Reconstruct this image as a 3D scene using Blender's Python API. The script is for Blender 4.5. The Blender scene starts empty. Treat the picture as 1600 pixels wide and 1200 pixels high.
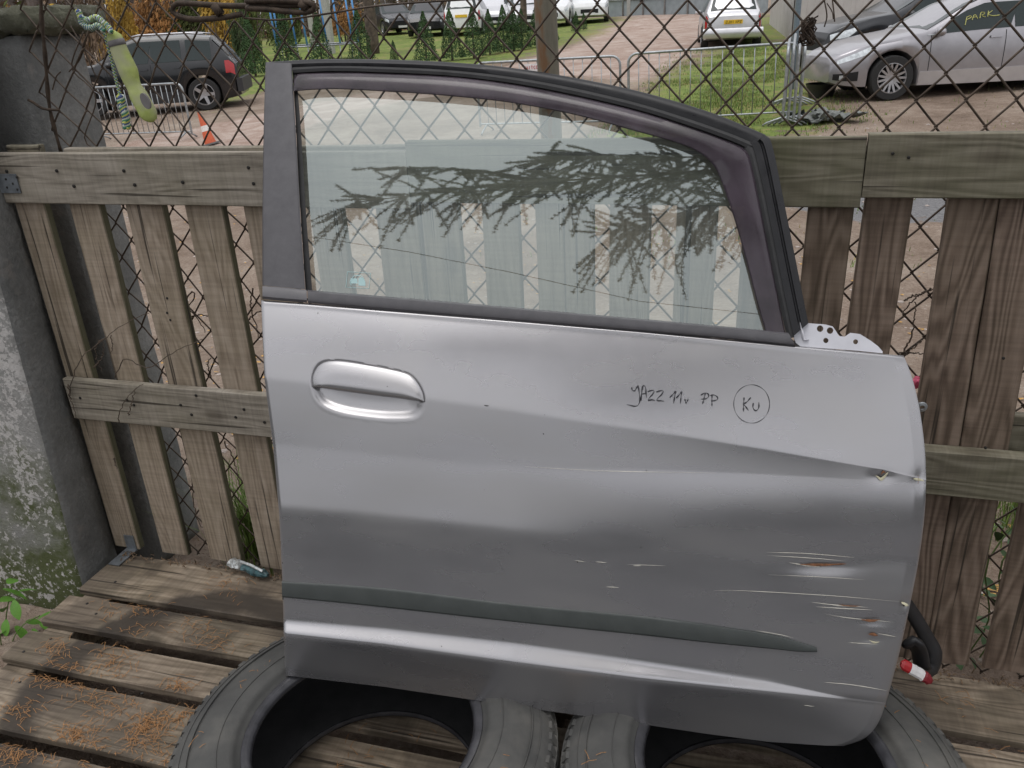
import bpy, bmesh, math, random
import numpy as np
from mathutils import Vector, Matrix, noise
random.seed(7)
S = bpy.context.scene
# ------------------------------------------------------------------ camera, sky, sun, exposure
F_PX = 1290.0
PITCH, YAW, ROLL = math.radians(24.284), math.radians(16.858), math.radians(-2.986)
CAM = Vector((0.0, -1.685, 1.608))
cy_, sy_ = math.cos(YAW), math.sin(YAW)
FW = Vector((-sy_*math.cos(PITCH), cy_*math.cos(PITCH), -math.sin(PITCH)))
r0 = Vector((cy_, sy_, 0)); u0 = r0.cross(FW)
RT = math.cos(ROLL)*r0 + math.sin(ROLL)*u0
UP = -math.sin(ROLL)*r0 + math.cos(ROLL)*u0
cam = bpy.data.cameras.new('camera'); co = bpy.data.objects.new('camera', cam)
S.collection.objects.link(co); S.camera = co
cam.sensor_fit = 'HORIZONTAL'; cam.sensor_width = 36; cam.lens = 36*F_PX/1600
cam.clip_start = 0.05; cam.clip_end = 2000
m = Matrix((RT, UP, -FW)).transposed().to_4x4(); m.translation = CAM
co.matrix_world = m
S.render.resolution_x, S.render.resolution_y = 1024, 768
SUN_EL, SUN_AZ = math.radians(75), math.radians(215)     # azimuth from +Y clockwise
W = bpy.data.worlds.new('World'); S.world = W; W.use_nodes = True
nt = W.node_tree; nt.nodes.clear()
sky = nt.nodes.new('ShaderNodeTexSky'); sky.sky_type = 'NISHITA'; sky.sun_disc = False
sky.sun_elevation = SUN_EL; sky.sun_rotation = SUN_AZ; sky.dust_density = 3; sky.ozone_density = 1
hs = nt.nodes.new('ShaderNodeHueSaturation'); hs.inputs['Saturation'].default_value = 0.22
mx = nt.nodes.new('ShaderNodeMix'); mx.data_type = 'RGBA'; mx.inputs[0].default_value = 0.55
mx.inputs[7].default_value = (8.75, 8.75, 9.0, 1)
# overcast sky: about twice as bright overhead as at the horizon
tcw = nt.nodes.new('ShaderNodeTexCoord'); sxw = nt.nodes.new('ShaderNodeSeparateXYZ'); mr = nt.nodes.new('ShaderNodeMapRange')
mr.inputs['From Min'].default_value = 0; mr.inputs['From Max'].default_value = 1; mr.inputs['To Min'].default_value = .78; mr.inputs['To Max'].default_value = 1.55
nt.links.new(tcw.outputs['Generated'], sxw.inputs[0]); nt.links.new(sxw.outputs[2], mr.inputs[0])
vm = nt.nodes.new('ShaderNodeVectorMath'); vm.operation = 'SCALE'; nt.links.new(mr.outputs[0], vm.inputs['Scale'])
bg = nt.nodes.new('ShaderNodeBackground'); bg.inputs[1].default_value = 0.12
wo = nt.nodes.new('ShaderNodeOutputWorld')
nt.links.new(sky.outputs[0], hs.inputs['Color']); nt.links.new(hs.outputs[0], mx.inputs[6])
nt.links.new(mx.outputs[2], vm.inputs[0]); nt.links.new(vm.outputs[0], bg.inputs[0]); nt.links.new(bg.outputs[0], wo.inputs[0])
sl = bpy.data.lights.new('sun', 'SUN'); sl.energy = 0.5; sl.angle = math.radians(30); sl.color = (1, .97, .93)
so = bpy.data.objects.new('sun', sl); S.collection.objects.link(so)
sd = Vector((math.sin(SUN_AZ)*math.cos(SUN_EL), math.cos(SUN_AZ)*math.cos(SUN_EL), math.sin(SUN_EL)))
so.rotation_euler = sd.to_track_quat('Z', 'Y').to_euler()
S.view_settings.view_transform = 'Standard'; S.view_settings.look = 'None'
S.view_settings.exposure = 0.1; S.view_settings.gamma = 1; S.view_settings.use_curve_mapping = False
S.render.engine = 'CYCLES'

# ------------------------------------------------------------------ helpers
C = S.collection
def sray(px, py):
    return (FW + (px-800)/F_PX*RT - (py-600)/F_PX*UP).normalized()
def onY(px, py, Y=0.0):
    d = sray(px, py); return CAM + d*((Y-CAM.y)/d.y)
def onZ(px, py, Z=0.0):
    d = sray(px, py); return CAM + d*((Z-CAM.z)/d.z)
def sstep(a, b, x):
    t = min(1, max(0, (x-a)/(b-a))); return t*t*(3-2*t)
def terrain(x, y):
    if y < 0.6: return 0.0
    yy = min(y, 50.0); xx = max(-30, min(12, x))
    return sstep(0.6, 4.5, y)*(-.52+.02*xx+.034*yy)
def onG(px, py):
    d = sray(px, py); t = 1.0
    while t < 300:
        p = CAM + d*t
        if p.z <= terrain(p.x, p.y): return p
        t *= 1.004
    return CAM + d*150
def interp(pts, x):
    if x <= pts[0][0]: return pts[0][1]
    for a, b in zip(pts, pts[1:]):
        if x <= b[0]: return a[1] + (b[1]-a[1])*(x-a[0])/max(1e-9, b[0]-a[0])
    return pts[-1][1]
def resample(pts, n):
    pts = [Vector(p) for p in pts]; L = [0]
    for a, b in zip(pts, pts[1:]): L.append(L[-1]+(b-a).length)
    out = []
    for i in range(n):
        t = L[-1]*i/(n-1)
        for k in range(len(L)-1):
            if t <= L[k+1]+1e-9:
                u = (t-L[k])/max(1e-9, L[k+1]-L[k]); out.append(pts[k].lerp(pts[k+1], u)); break
        else: out.append(pts[-1])
    return out
def smooth_line(pts, n):
    """Catmull-Rom through points, resampled."""
    pts = [Vector(p) for p in pts]
    if len(pts) < 3: return resample(pts, n)
    P = [pts[0]*2-pts[1]] + pts + [pts[-1]*2-pts[-2]]; out = []
    for i in range(1, len(P)-2):
        for k in range(8):
            t = k/8; a, b, c, d = P[i-1], P[i], P[i+1], P[i+2]
            out.append(.5*((2*b)+(c-a)*t+(2*a-5*b+4*c-d)*t*t+(3*b-a-3*c+d)*t**3))
    out.append(pts[-1])
    return resample(out, n)

def tag(o, label=None, cat=None, group=None, kind=None):
    if label: o['label'] = label
    if cat: o['category'] = cat
    if group: o['group'] = group
    if kind: o['kind'] = kind
    return o
def thing(name, label, cat, loc=(0, 0, 0), rot=(0, 0, 0), group=None):
    o = bpy.data.objects.new(name, None); C.objects.link(o); o.location = loc; o.rotation_euler = rot
    o.empty_display_size = .1
    return tag(o, label, cat, group)
def link(name, me, parent=None, world=True):
    o = bpy.data.objects.new(name, me); C.objects.link(o)
    if parent:
        o.parent = parent
        if world: o.matrix_parent_inverse = wm(parent).inverted()
    return o
def wm(o):
    M = Matrix.LocRotScale(o.location, o.rotation_euler, o.scale)
    if o.parent: return wm(o.parent) @ o.matrix_parent_inverse @ M
    return M

class MB:
    def __init__(s): s.v = []; s.f = []; s.mi = []
    def add(s, vs, fs, m=0):
        b = len(s.v); s.v += [tuple(v) for v in vs]; s.f += [tuple(i+b for i in f) for f in fs]; s.mi += [m]*len(fs)
    def box(s, a, b, m=0):
        x0, y0, z0 = a; x1, y1, z1 = b
        s.add([(x0,y0,z0),(x1,y0,z0),(x1,y1,z0),(x0,y1,z0),(x0,y0,z1),(x1,y0,z1),(x1,y1,z1),(x0,y1,z1)],
              [(0,3,2,1),(4,5,6,7),(0,1,5,4),(1,2,6,5),(2,3,7,6),(3,0,4,7)], m)
    def grid(s, rows, m=0, closed=False):
        n = len(rows[0]); vs = [p for r in rows for p in r]; fs = []
        for i in range(len(rows)-1):
            for j in range(n if closed else n-1):
                k = (j+1) % n; fs.append((i*n+j, i*n+k, (i+1)*n+k, (i+1)*n+j))
        s.add(vs, fs, m)
    def tube(s, pts, r, seg=6, m=0, caps=True, flat=1.0):
        pts = [Vector(p) for p in pts]; n = len(pts); R = r if isinstance(r, (list, tuple)) else [r]*n
        t = (pts[1]-pts[0]).normalized(); a = t.orthogonal().normalized(); rows = []
        for i in range(n):
            t = (pts[min(i+1, n-1)]-pts[max(i-1, 0)])
            if t.length < 1e-9: t = Vector((0, 0, 1))
            t.normalize(); a = (a - t*a.dot(t))
            a = a.normalized() if a.length > 1e-6 else t.orthogonal().normalized()
            b = t.cross(a)
            rows.append([pts[i]+(a*math.cos(2*math.pi*k/seg)+b*flat*math.sin(2*math.pi*k/seg))*R[i] for k in range(seg)])
        base = len(s.v); s.grid(rows, m, closed=True)
        if caps:
            s.f.append(tuple(base+k for k in range(seg))[::-1]); s.mi.append(m)
            s.f.append(tuple(base+(n-1)*seg+k for k in range(seg))); s.mi.append(m)
    def lathe(s, prof, seg=48, m=0, c=(0, 0, 0), axis='Z', closed=False):
        rows = []
        P = list(prof)+([prof[0]] if closed else [])
        for r, z in P:
            row = []
            for k in range(seg):
                a = 2*math.pi*k/seg
                if axis == 'Z': row.append((c[0]+r*math.cos(a), c[1]+r*math.sin(a), c[2]+z))
                elif axis == 'Y': row.append((c[0]+r*math.cos(a), c[1]+z, c[2]+r*math.sin(a)))
                else: row.append((c[0]+z, c[1]+r*math.cos(a), c[2]+r*math.sin(a)))
            rows.append(row)
        s.grid(rows, m, closed=True)
    def mesh(s, name, mats, smooth=False, sharp=None, tri=False):
        me = bpy.data.meshes.new(name); me.from_pydata(s.v, [], s.f)
        for mt in (mats if isinstance(mats, (list, tuple)) else [mats]): me.materials.append(mt)
        if any(s.mi): me.polygons.foreach_set('material_index', s.mi)
        if smooth: me.polygons.foreach_set('use_smooth', [True]*len(me.polygons))
        bm = bmesh.new(); bm.from_mesh(me); bmesh.ops.remove_doubles(bm, verts=bm.verts, dist=1e-6)
        bmesh.ops.recalc_face_normals(bm, faces=bm.faces); bm.to_mesh(me); bm.free()
        if sharp: me.set_sharp_from_angle(angle=math.radians(sharp))
        me.update(); return me
    def build(s, name, mats, parent=None, smooth=False, sharp=None, world=True):
        return link(name, s.mesh(name, mats, smooth, sharp), parent, world)
def raw_mesh(name, v, f, mat, smooth=False):
    me = bpy.data.meshes.new(name); me.from_pydata(v, [], f); me.materials.append(mat)
    if smooth: me.polygons.foreach_set('use_smooth', [True]*len(me.polygons))
    return me

# ------------------------------------------------------------------ materials
class NT:
    def __init__(s, name):
        s.m = bpy.data.materials.new(name); s.m.use_nodes = True; s.t = s.m.node_tree; s.n = s.t.nodes
        s.b = s.n['Principled BSDF']; s._c = None
    def l(s, a, b): s.t.links.new(a, b)
    def node(s, t, **k):
        n = s.n.new(t)
        for a, v in k.items(): setattr(n, a, v)
        return n
    def coord(s, scale=(1, 1, 1), rnd=True, loc=(0,0,0)):
        tc = s.node('ShaderNodeTexCoord'); mp = s.node('ShaderNodeMapping'); mp.inputs['Scale'].default_value = scale
        mp.inputs['Location'].default_value = loc
        if rnd:
            oi = s.node('ShaderNodeObjectInfo'); va = s.node('ShaderNodeVectorMath', operation='MULTIPLY_ADD')
            cmb = s.node('ShaderNodeCombineXYZ')
            for i in range(3): s.l(oi.outputs['Random'], cmb.inputs[i])
            s.l(cmb.outputs[0], va.inputs[0]); va.inputs[1].default_value = (17, 31, 23); s.l(tc.outputs['Object'], va.inputs[2])
            s.l(va.outputs[0], mp.inputs[0])
        else: s.l(tc.outputs['Object'], mp.inputs[0])
        return mp.outputs[0]
    def noise(s, v, scale, detail=6, rough=.55, dist=0):
        n = s.node('ShaderNodeTexNoise'); n.inputs['Scale'].default_value = scale; n.inputs['Detail'].default_value = detail
        n.inputs['Roughness'].default_value = rough; n.inputs['Distortion'].default_value = dist
        s.l(v, n.inputs['Vector']); return n.outputs[0]
    def ramp(s, f, stops):
        r = s.node('ShaderNodeValToRGB'); e = r.color_ramp.elements
        while len(e) < len(stops): e.new(.5)
        for k, (p, c) in zip(e, stops): k.position = p; k.color = (c if len(c) == 4 else (*c, 1)) if hasattr(c, '__len__') else (c, c, c, 1)
        s.l(f, r.inputs[0]); return r.outputs[0]
    def mix(s, f, a, b, mode='MIX'):
        n = s.node('ShaderNodeMix', data_type='RGBA', blend_type=mode)
        for i, x in ((0, f), (6, a), (7, b)):
            if hasattr(x, 'is_linked'): s.l(x, n.inputs[i])
            elif i == 0: n.inputs[0].default_value = x
            else: n.inputs[i].default_value = (*x, 1)
        return n.outputs[2]
    def math(s, op, a, b=0.0):
        n = s.node('ShaderNodeMath', operation=op)
        for i, x in ((0, a), (1, b)):
            if hasattr(x, 'is_linked'): s.l(x, n.inputs[i])
            else: n.inputs[i].default_value = x
        return n.outputs[0]
    def bump(s, h, strength=.3, dist=.002):
        b = s.node('ShaderNodeBump'); b.inputs['Strength'].default_value = strength; b.inputs['Distance'].default_value = dist
        s.l(h, b.inputs['Height']); s.l(b.outputs[0], s.b.inputs['Normal'])
    def set(s, **k):
        for a, v in k.items():
            i = s.b.inputs[a.replace('_', ' ')]
            if hasattr(v, 'is_linked'): s.l(v, i)
            else: i.default_value = (*v, 1) if hasattr(v, '__len__') and len(v) == 3 else v
        return s
def plain(name, col, rough=.6, metal=0, coat=0, var=.12, scale=30, bump=0, **k):
    t = NT(name); v = t.coord(); n = t.noise(v, scale, 4)
    lo = tuple(c*(1-var) for c in col); hi = tuple(min(1, c*(1+var)) for c in col)
    t.set(Base_Color=t.ramp(n, [(.3, lo), (.7, hi)]), Roughness=rough, Metallic=metal, Coat_Weight=coat, **k)
    if bump: t.bump(n, bump)
    return t.m
def wood(name, axis, c_dark, c_mid, c_light, moss=.3, moss_col=(.075, .09, .035), ring=.5, wet=0., side_moss=0., knots=.5, ring_stain=None):
    t = NT(name); sc = [1, 1, 1]
    def ax(a, b): return tuple(a if i == axis else b for i in range(3))
    v = t.coord(ax(1.0, 16)); g = t.noise(v, 5.5, 9, .62, .4)
    vw = t.coord(ax(.55, 4.2)); rn = t.noise(vw, 2.6, 2, .4, .15)
    w = t.math('ADD', t.math('MULTIPLY', t.math('SINE', t.math('MULTIPLY', rn, 95)), .5), .5)
    f = t.math('ADD', t.math('MULTIPLY', g, 1-ring*.5), t.math('MULTIPLY', w, ring*.5))
    col = t.ramp(f, [(.22, c_dark), (.48, c_mid), (.74, c_light)])
    # saw marks across the grain
    vs = t.coord(ax(60, 2)); sm = t.noise(vs, 2.2, 3)
    col = t.mix(.22, col, t.ramp(sm, [(.35, .32), (.65, .75)]), 'OVERLAY')
    v1 = t.coord((1, 1, 1)); big = t.noise(v1, 2.3, 5, .6); mid = t.noise(v1, 9, 6, .65)
    if wet: col = t.mix(t.ramp(t.noise(v1, 3.4, 4, .55, .6), [(.47, 0), (.56, wet)]), col, (.040, .032, .026), 'MIX')
    mf = t.ramp(t.math('ADD', t.math('MULTIPLY', big, .6), t.math('MULTIPLY', mid, .4)), [(.44, 0), (.66, moss)])
    col = t.mix(mf, col, moss_col)
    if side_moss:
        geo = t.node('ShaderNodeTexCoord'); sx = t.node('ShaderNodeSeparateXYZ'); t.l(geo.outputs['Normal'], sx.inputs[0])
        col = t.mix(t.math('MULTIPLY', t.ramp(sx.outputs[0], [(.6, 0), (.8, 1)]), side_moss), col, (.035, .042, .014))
    vc = t.coord(ax(.8, 38)); ck_ = t.noise(vc, 2.1, 3, .5)
    col = t.mix(t.ramp(ck_, [(.33, .85), (.385, 0)]), col, (.03, .024, .018))
    if ring_stain:
        tcr = t.node('ShaderNodeTexCoord'); vd = t.node('ShaderNodeVectorMath', operation='DISTANCE'); vmul = t.node('ShaderNodeVectorMath', operation='MULTIPLY')
        t.l(tcr.outputs['Object'], vmul.inputs[0]); vmul.inputs[1].default_value = (1, 1, 0); t.l(vmul.outputs[0], vd.inputs[0]); vd.inputs[1].default_value = (ring_stain[0], ring_stain[1], 0)
        rd = t.math('ADD', t.math('SUBTRACT', vd.outputs['Value'], ring_stain[2]), t.math('MULTIPLY', t.math('SUBTRACT', mid, .5), .07))
        col = t.mix(t.ramp(t.math('ADD', rd, .5), [(.0, .1), (.40, .22), (.455, .93), (.515, .9), (.54, 0)]), col, (.042, .034, .027))
    if knots:
        vk = t.coord(ax(3.1, 6.5)); vo = t.node('ShaderNodeTexVoronoi'); vo.inputs['Scale'].default_value = 1.0; t.l(vk, vo.inputs['Vector'])
        col = t.mix(t.ramp(vo.outputs['Distance'], [(.09, knots), (.17, 0)]), col, (.05, .035, .025))
    rg = t.ramp(big, [(.3, .62), (.7, .92)])
    t.set(Base_Color=col, Roughness=rg, Specular_IOR_Level=.3)
    t.bump(t.math('ADD', f, t.math('MULTIPLY', mid, .5)), .75, .0018)
    return t.m
M = {}
M['rail'] = wood('grey_rail_wood', 0, (.135,.118,.095), (.25,.222,.182), (.355,.32,.268), .3, (.18,.165,.10), .3)
M['rail_mossy'] = wood('mossy_rail_wood', 0, (.085,.075,.053), (.16,.143,.105), (.23,.21,.16), .6, (.11,.115,.06), .5)
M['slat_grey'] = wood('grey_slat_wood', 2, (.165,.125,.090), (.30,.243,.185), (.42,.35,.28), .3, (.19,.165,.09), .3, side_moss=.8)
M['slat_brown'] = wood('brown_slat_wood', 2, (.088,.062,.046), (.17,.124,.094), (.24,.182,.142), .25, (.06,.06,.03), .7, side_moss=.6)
M['floor'] = wood('wet_pallet_wood', 0, (.085,.064,.046), (.215,.170,.125), (.33,.27,.205), .2, (.15,.14,.08), .4, wet=.55, ring_stain=(-1.27,-.47,.36))
M['rusty'] = plain('rusty_iron', (.055, .038, .026), .75, .3, var=.5, scale=60, bump=.3)
M['wire'] = plain('rusted_wire', (.075, .055, .040), .65, .35, var=.45, scale=40)
M['galv'] = plain('galvanised_steel', (.34, .36, .37), .42, .75, var=.25, scale=20)
M['plate'] = plain('dull_zinc_plate', (.22, .24, .26), .5, .6, var=.3, scale=50)
M['nail'] = plain('black_nail', (.02, .018, .016), .6, .3)
M['black'] = plain('black_plastic', (.018, .018, .02), .45)
M['rubber'] = plain('black_rubber', (.022, .022, .023), .65, var=.3)
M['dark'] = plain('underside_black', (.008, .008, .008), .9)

# car paint on the loose door: silver metallic with dust
t = NT('silver_metallic_paint'); v = t.coord((1,1,1), False)
dirt = t.noise(v, 4.5, 4, .55); strk = t.noise(t.coord((1.2,1.2,6), False), 3, 3, .5)
base = t.ramp(dirt, [(.3, (.345,.340,.352)), (.7, (.372,.367,.380))])
base = t.mix(t.ramp(t.math('ADD', t.math('MULTIPLY', dirt, .5), t.math('MULTIPLY', strk, .5)), [(.42, 0), (.62, .25)]), base, (.33,.315,.295))
vo = t.node('ShaderNodeTexVoronoi'); vo.inputs['Scale'].default_value = 16; t.l(v, vo.inputs['Vector'])
base = t.mix(t.math('MULTIPLY', t.ramp(vo.outputs['Distance'], [(.020, 1), (.034, 0)]), t.ramp(t.noise(v, 6, 3), [(.5, 0), (.56, .8)])), base, (.07,.065,.06))
t.set(Base_Color=base, Metallic=t.math('SUBTRACT', .86, t.math('MULTIPLY', strk, .18)), Roughness=t.math('ADD', t.math('MULTIPLY', t.math('ADD', dirt, strk), .12), .16), Coat_Weight=.4, Coat_Roughness=.16)
M['paint'] = t.m
t = NT('satin_black_trim'); v = t.coord((1,1,1), False); n = t.noise(v, 40, 6, .6)
t.set(Base_Color=t.ramp(n, [(.3, (.075,.072,.078)), (.7, (.10,.096,.103))]), Roughness=.42, Coat_Weight=.15); M['trim_grey'] = t.m
t = NT('gloss_black_frame'); v = t.coord((1,1,1), False); n = t.noise(v, 25, 6, .6)
t.set(Base_Color=t.ramp(n, [(.3, (.010,.010,.012)), (.7, (.019,.019,.021))]), Roughness=t.ramp(n, [(.3, .25), (.7, .45)]), Specular_IOR_Level=.35); M['frame'] = t.m
t = NT('dull_moulding'); v = t.coord((1,1,1), False); n = t.noise(v, 18, 6, .6, .5)
t.set(Base_Color=t.ramp(n, [(.3, (.040,.046,.044)), (.7, (.058,.065,.062))]), Roughness=.5); M['mould'] = t.m
M['white_paint'] = plain('pale_primer_white', (.62, .62, .66), .4, .1, var=.06)
M['shell'] = plain('door_inner_steel', (.25, .25, .27), .4, .5)
def glassmat(name, tint, refl=.06, rough=0.0, dirt=.03, dust_veil_col=(.5, .52, .5), gcol=(1,1,1)):
    t = NT(name); t.n.remove(t.b); out = t.n['Material Output']
    lw = t.node('ShaderNodeLayerWeight'); lw.inputs[0].default_value = .5
    p = t.math('POWER', lw.outputs['Facing'], 4.0)
    f = t.math('ADD', t.math('MULTIPLY', p, 1-refl), refl)
    tr = t.node('ShaderNodeBsdfTransparent'); tr.inputs[0].default_value = (*tint, 1)
    gl = t.node('ShaderNodeBsdfGlossy'); gl.inputs['Roughness'].default_value = rough; gl.inputs[0].default_value = (*gcol, 1)
    m1 = t.node('ShaderNodeMixShader'); t.l(f, m1.inputs[0]); t.l(tr.outputs[0], m1.inputs[1]); t.l(gl.outputs[0], m1.inputs[2])
    df = t.node('ShaderNodeBsdfDiffuse'); df.inputs[0].default_value = (*dust_veil_col, 1)
    v = t.coord((1,1,1), False); n = t.noise(v, 14, 8, .7)
    m2 = t.node('ShaderNodeMixShader'); t.l(t.math('MULTIPLY', n, dirt*2), m2.inputs[0]); t.l(m1.outputs[0], m2.inputs[1]); t.l(df.outputs[0], m2.inputs[2])  # diffuse film: dust, with part of the sky's veil put into its colour
    t.l(m2.outputs[0], out.inputs[0]); return t.m
M['glass'] = glassmat('dusty_veiled_glass', (.90, .945, .91), .21, 0, .085, (.50,.56,.54), (.90,1,.985))
M['visor'] = plain('smoked_plastic', (.050, .038, .049), .14, 0, 0, var=.45, scale=14, Alpha=.82)

# ================================================================== SETTING

def ground_material():
    t = NT('yard_ground'); v = t.coord((1,1,1), False)
    a = t.noise(v, .55, 6, .6, .4); b = t.noise(v, 5, 8, .7); c = t.noise(v, 40, 5, .7)
    f = t.math('ADD', t.math('MULTIPLY', a, .45), t.math('ADD', t.math('MULTIPLY', b, .3), t.math('MULTIPLY', c, .25)))
    col = t.ramp(f, [(.36, (.13,.094,.07)), (.46, (.215,.160,.122)), (.54, (.285,.225,.178)), (.64, (.38,.325,.27))])
    vo = t.node('ShaderNodeTexVoronoi'); vo.inputs['Scale'].default_value = 22; t.l(v, vo.inputs['Vector'])
    sp = t.math('MULTIPLY', t.ramp(vo.outputs['Distance'], [(.10, 1), (.2, 0)]), t.ramp(b, [(.5, 0), (.6, .8)]))
    col = t.mix(sp, col, (.42, .38, .33))
    wob = t.math('MULTIPLY', t.math('SUBTRACT', t.math('ADD', t.math('MULTIPLY', b, .6), t.math('MULTIPLY', a, .4)), .5), 2.6)
    def att(n):
        q = t.node('ShaderNodeAttribute', attribute_name=n); return q.outputs['Fac']
    st = t.noise(v, 1.1, 7, .7, 1.2)
    trk = t.ramp(t.math('ADD', t.math('MULTIPLY', st, .6), t.math('MULTIPLY', c, .4)), [(.38, (.25,.165,.125)), (.48, (.36,.27,.225)), (.60, (.47,.39,.34))])
    col = t.mix(t.ramp(t.math('ADD', att('track'), t.math('MULTIPLY', wob, .5)), [(.4, 0), (.6, 1)]), col, trk)
    asp = t.ramp(c, [(.3, (.12,.12,.125)), (.7, (.25,.245,.245))])
    col = t.mix(t.ramp(t.math('ADD', att('asphalt'), t.math('MULTIPLY', wob, .5)), [(.45, 0), (.55, 1)]), col, asp)
    gr = t.ramp(t.math('ADD', t.math('MULTIPLY', a, .4), t.math('MULTIPLY', b, .6)), [(.34, (.050,.080,.020)), (.44, (.11,.165,.035)), (.53, (.19,.235,.06)), (.60, (.26,.20,.10))])
    gf = t.ramp(t.math('ADD', t.math('SUBTRACT', att('grass'), .12), t.math('MULTIPLY', wob, 1.5)), [(.36, 0), (.66, 1)])
    col = t.mix(gf, col, gr)
    t.set(Base_Color=col, Roughness=.9, Specular_IOR_Level=.2); t.bump(t.math('ADD', b, c), .9, .02); return t.m
M['ground'] = ground_material()
def poly_w(pp): return [((q.x, q.y)) for q in (onG(*p) for p in pp)]
def pdist(P, x, y):
    """signed distance to polygon, positive inside"""
    ins = False; d = 1e9; n = len(P)
    for i in range(n):
        x1, y1 = P[i]; x2, y2 = P[(i+1) % n]
        if (y1 > y) != (y2 > y) and x < (x2-x1)*(y-y1)/(y2-y1)+x1: ins = not ins
        dx, dy = x2-x1, y2-y1; t = max(0, min(1, ((x-x1)*dx+(y-y1)*dy)/max(1e-9, dx*dx+dy*dy)))
        d = min(d, math.hypot(x-x1-t*dx, y-y1-t*dy))
    return d if ins else -d
PG = {'grass': [poly_w([(330,175),(395,150),(560,118),(800,99),(905,66),(975,34),(985,27),(700,34),(500,42),(395,60),(340,120)]),
                poly_w([(890,255),(1000,150),(1045,112),(1120,74),(1175,22),(1235,24),(1250,80),(1275,128),(1300,168),(1330,190),(1240,215),(1210,245)])],
      'track': [poly_w([(180,330),(420,225),(560,170),(880,118),(1005,128),(1085,82),(1150,32),(1165,22),(985,22),(960,35),(905,68),(790,104),(420,175),(170,230)])],
      'asphalt': [poly_w([(1225,300),(1230,325),(1330,350),(1480,348),(1540,310),(1400,296)])]}
BB = {k: [(min(p[0] for p in P), max(p[0] for p in P), min(p[1] for p in P), max(p[1] for p in P)) for P in v] for k, v in PG.items()}
def mask(kind, x, y):
    best = 0
    for P, bb in zip(PG[kind], BB[kind]):
        soft = .10+.035*max(0, y)
        if bb[0]-1.5 < x < bb[1]+1.5 and bb[2]-1.5 < y < bb[3]+1.5: best = max(best, min(1, max(0, .5+.5*pdist(P, x, y)/soft)))
    return best
def frange(a, b, s): 
    o = []
    while a < b: o.append(a); a += s
    return o
gx = [-250,-150,-90]+frange(-60, -24, 2)+frange(-24, 9, .45)+frange(9, 30, 2)+[40, 80, 150, 250]
gy = [-200,-80,-30,-15,-8,-4,-2,-1,0,.3,.6]+frange(.9, 8, .3)+frange(8, 24, .5)+frange(24, 52, 1)+[60,80,120,200,400]
gv = [(x, y, terrain(x, y)) for y in gy for x in gx]; nx = len(gx)
gm = {k: [mask(k, x, y) if y > .9 else (1.0 if k == 'asphalt' and y < -1.5 else 0) for x, y, z in gv] for k in PG}  # unseen ground behind the camera is greyed too, to neutralise the door's reflections
parts = {'ground': [], 'lawn': [], 'track': [], 'asphalt_and_added_grey': []}
for j in range(len(gy)-1):
    for i in range(nx-1):
        f = (j*nx+i, j*nx+i+1, (j+1)*nx+i+1, (j+1)*nx+i)
        g, tr, a = (sum(gm[k][q] for q in f)/4 for k in ('grass', 'track', 'asphalt'))
        parts['lawn' if g > .5 else 'asphalt_and_added_grey' if a > .5 else 'track' if tr > .5 else 'ground'].append(f)
for nm, fs in parts.items():
    used = sorted({q for f in fs for q in f}); ix = {q: n for n, q in enumerate(used)}
    me = raw_mesh(nm, [gv[q] for q in used], [tuple(ix[q] for q in f) for f in fs], M['ground'], True)
    for k in gm:
        at = me.attributes.new(k, 'FLOAT', 'POINT'); at.data.foreach_set('value', [gm[k][q] for q in used])
    tag(link(nm, me), kind='structure')

# ================================================================== PALLET WOOD
def board(name, parent, a, b, mat, jit=.0015, bev=.0025, nseg=4):
    """chamfered plank between corners a and b, long axis detected, slightly uneven"""
    d = [b[i]-a[i] for i in range(3)]; ax = d.index(max(d)); o = [i for i in range(3) if i != ax]
    prof = []; w, h = d[o[0]], d[o[1]]; c = bev
    for p in ((c,0),(w-c,0),(w,c),(w,h-c),(w-c,h),(c,h),(0,h-c),(0,c)): prof.append(p)
    rows = []; wob = [random.uniform(-jit, jit) for _ in range(4)]
    for k in range(nseg+1):
        u = k/nseg; ox = random.uniform(-jit, jit); oy = random.uniform(-jit, jit)*.5; row = []
        for p in prof:
            q = [0, 0, 0]; q[ax] = a[ax]+d[ax]*u + (random.uniform(-jit, jit)*1.5 if k in (0, nseg) else 0)
            q[o[0]] = a[o[0]]+p[0]+ox; q[o[1]] = a[o[1]]+p[1]+oy; row.append(tuple(q))
        rows.append(row)
    mb = MB(); mb.grid(rows, closed=True); n = len(prof)
    mb.f.append(tuple(range(n))); mb.f.append(tuple(range(nseg*n, nseg*n+n))); mb.mi += [0, 0]
    return mb.build(name, mat, parent)
nail_mesh = None
def nail(parent, p, axis='Y', r=.0042):
    global nail_mesh
    if nail_mesh is None:
        mb = MB(); mb.lathe([(0, -.0015), (.7, -.0012), (1, -.0004), (1, .002), (0, .002)], 8, axis='Y')
        nail_mesh = mb.mesh('nail', M['nail'])
    o = link('nail', nail_mesh, parent, False); o.location = Vector(p)-parent.location; o.scale = (r, 1, r)
    if axis == 'Z': o.rotation_euler = (-math.pi/2, 0, 0)
    return o
T = .022
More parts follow.
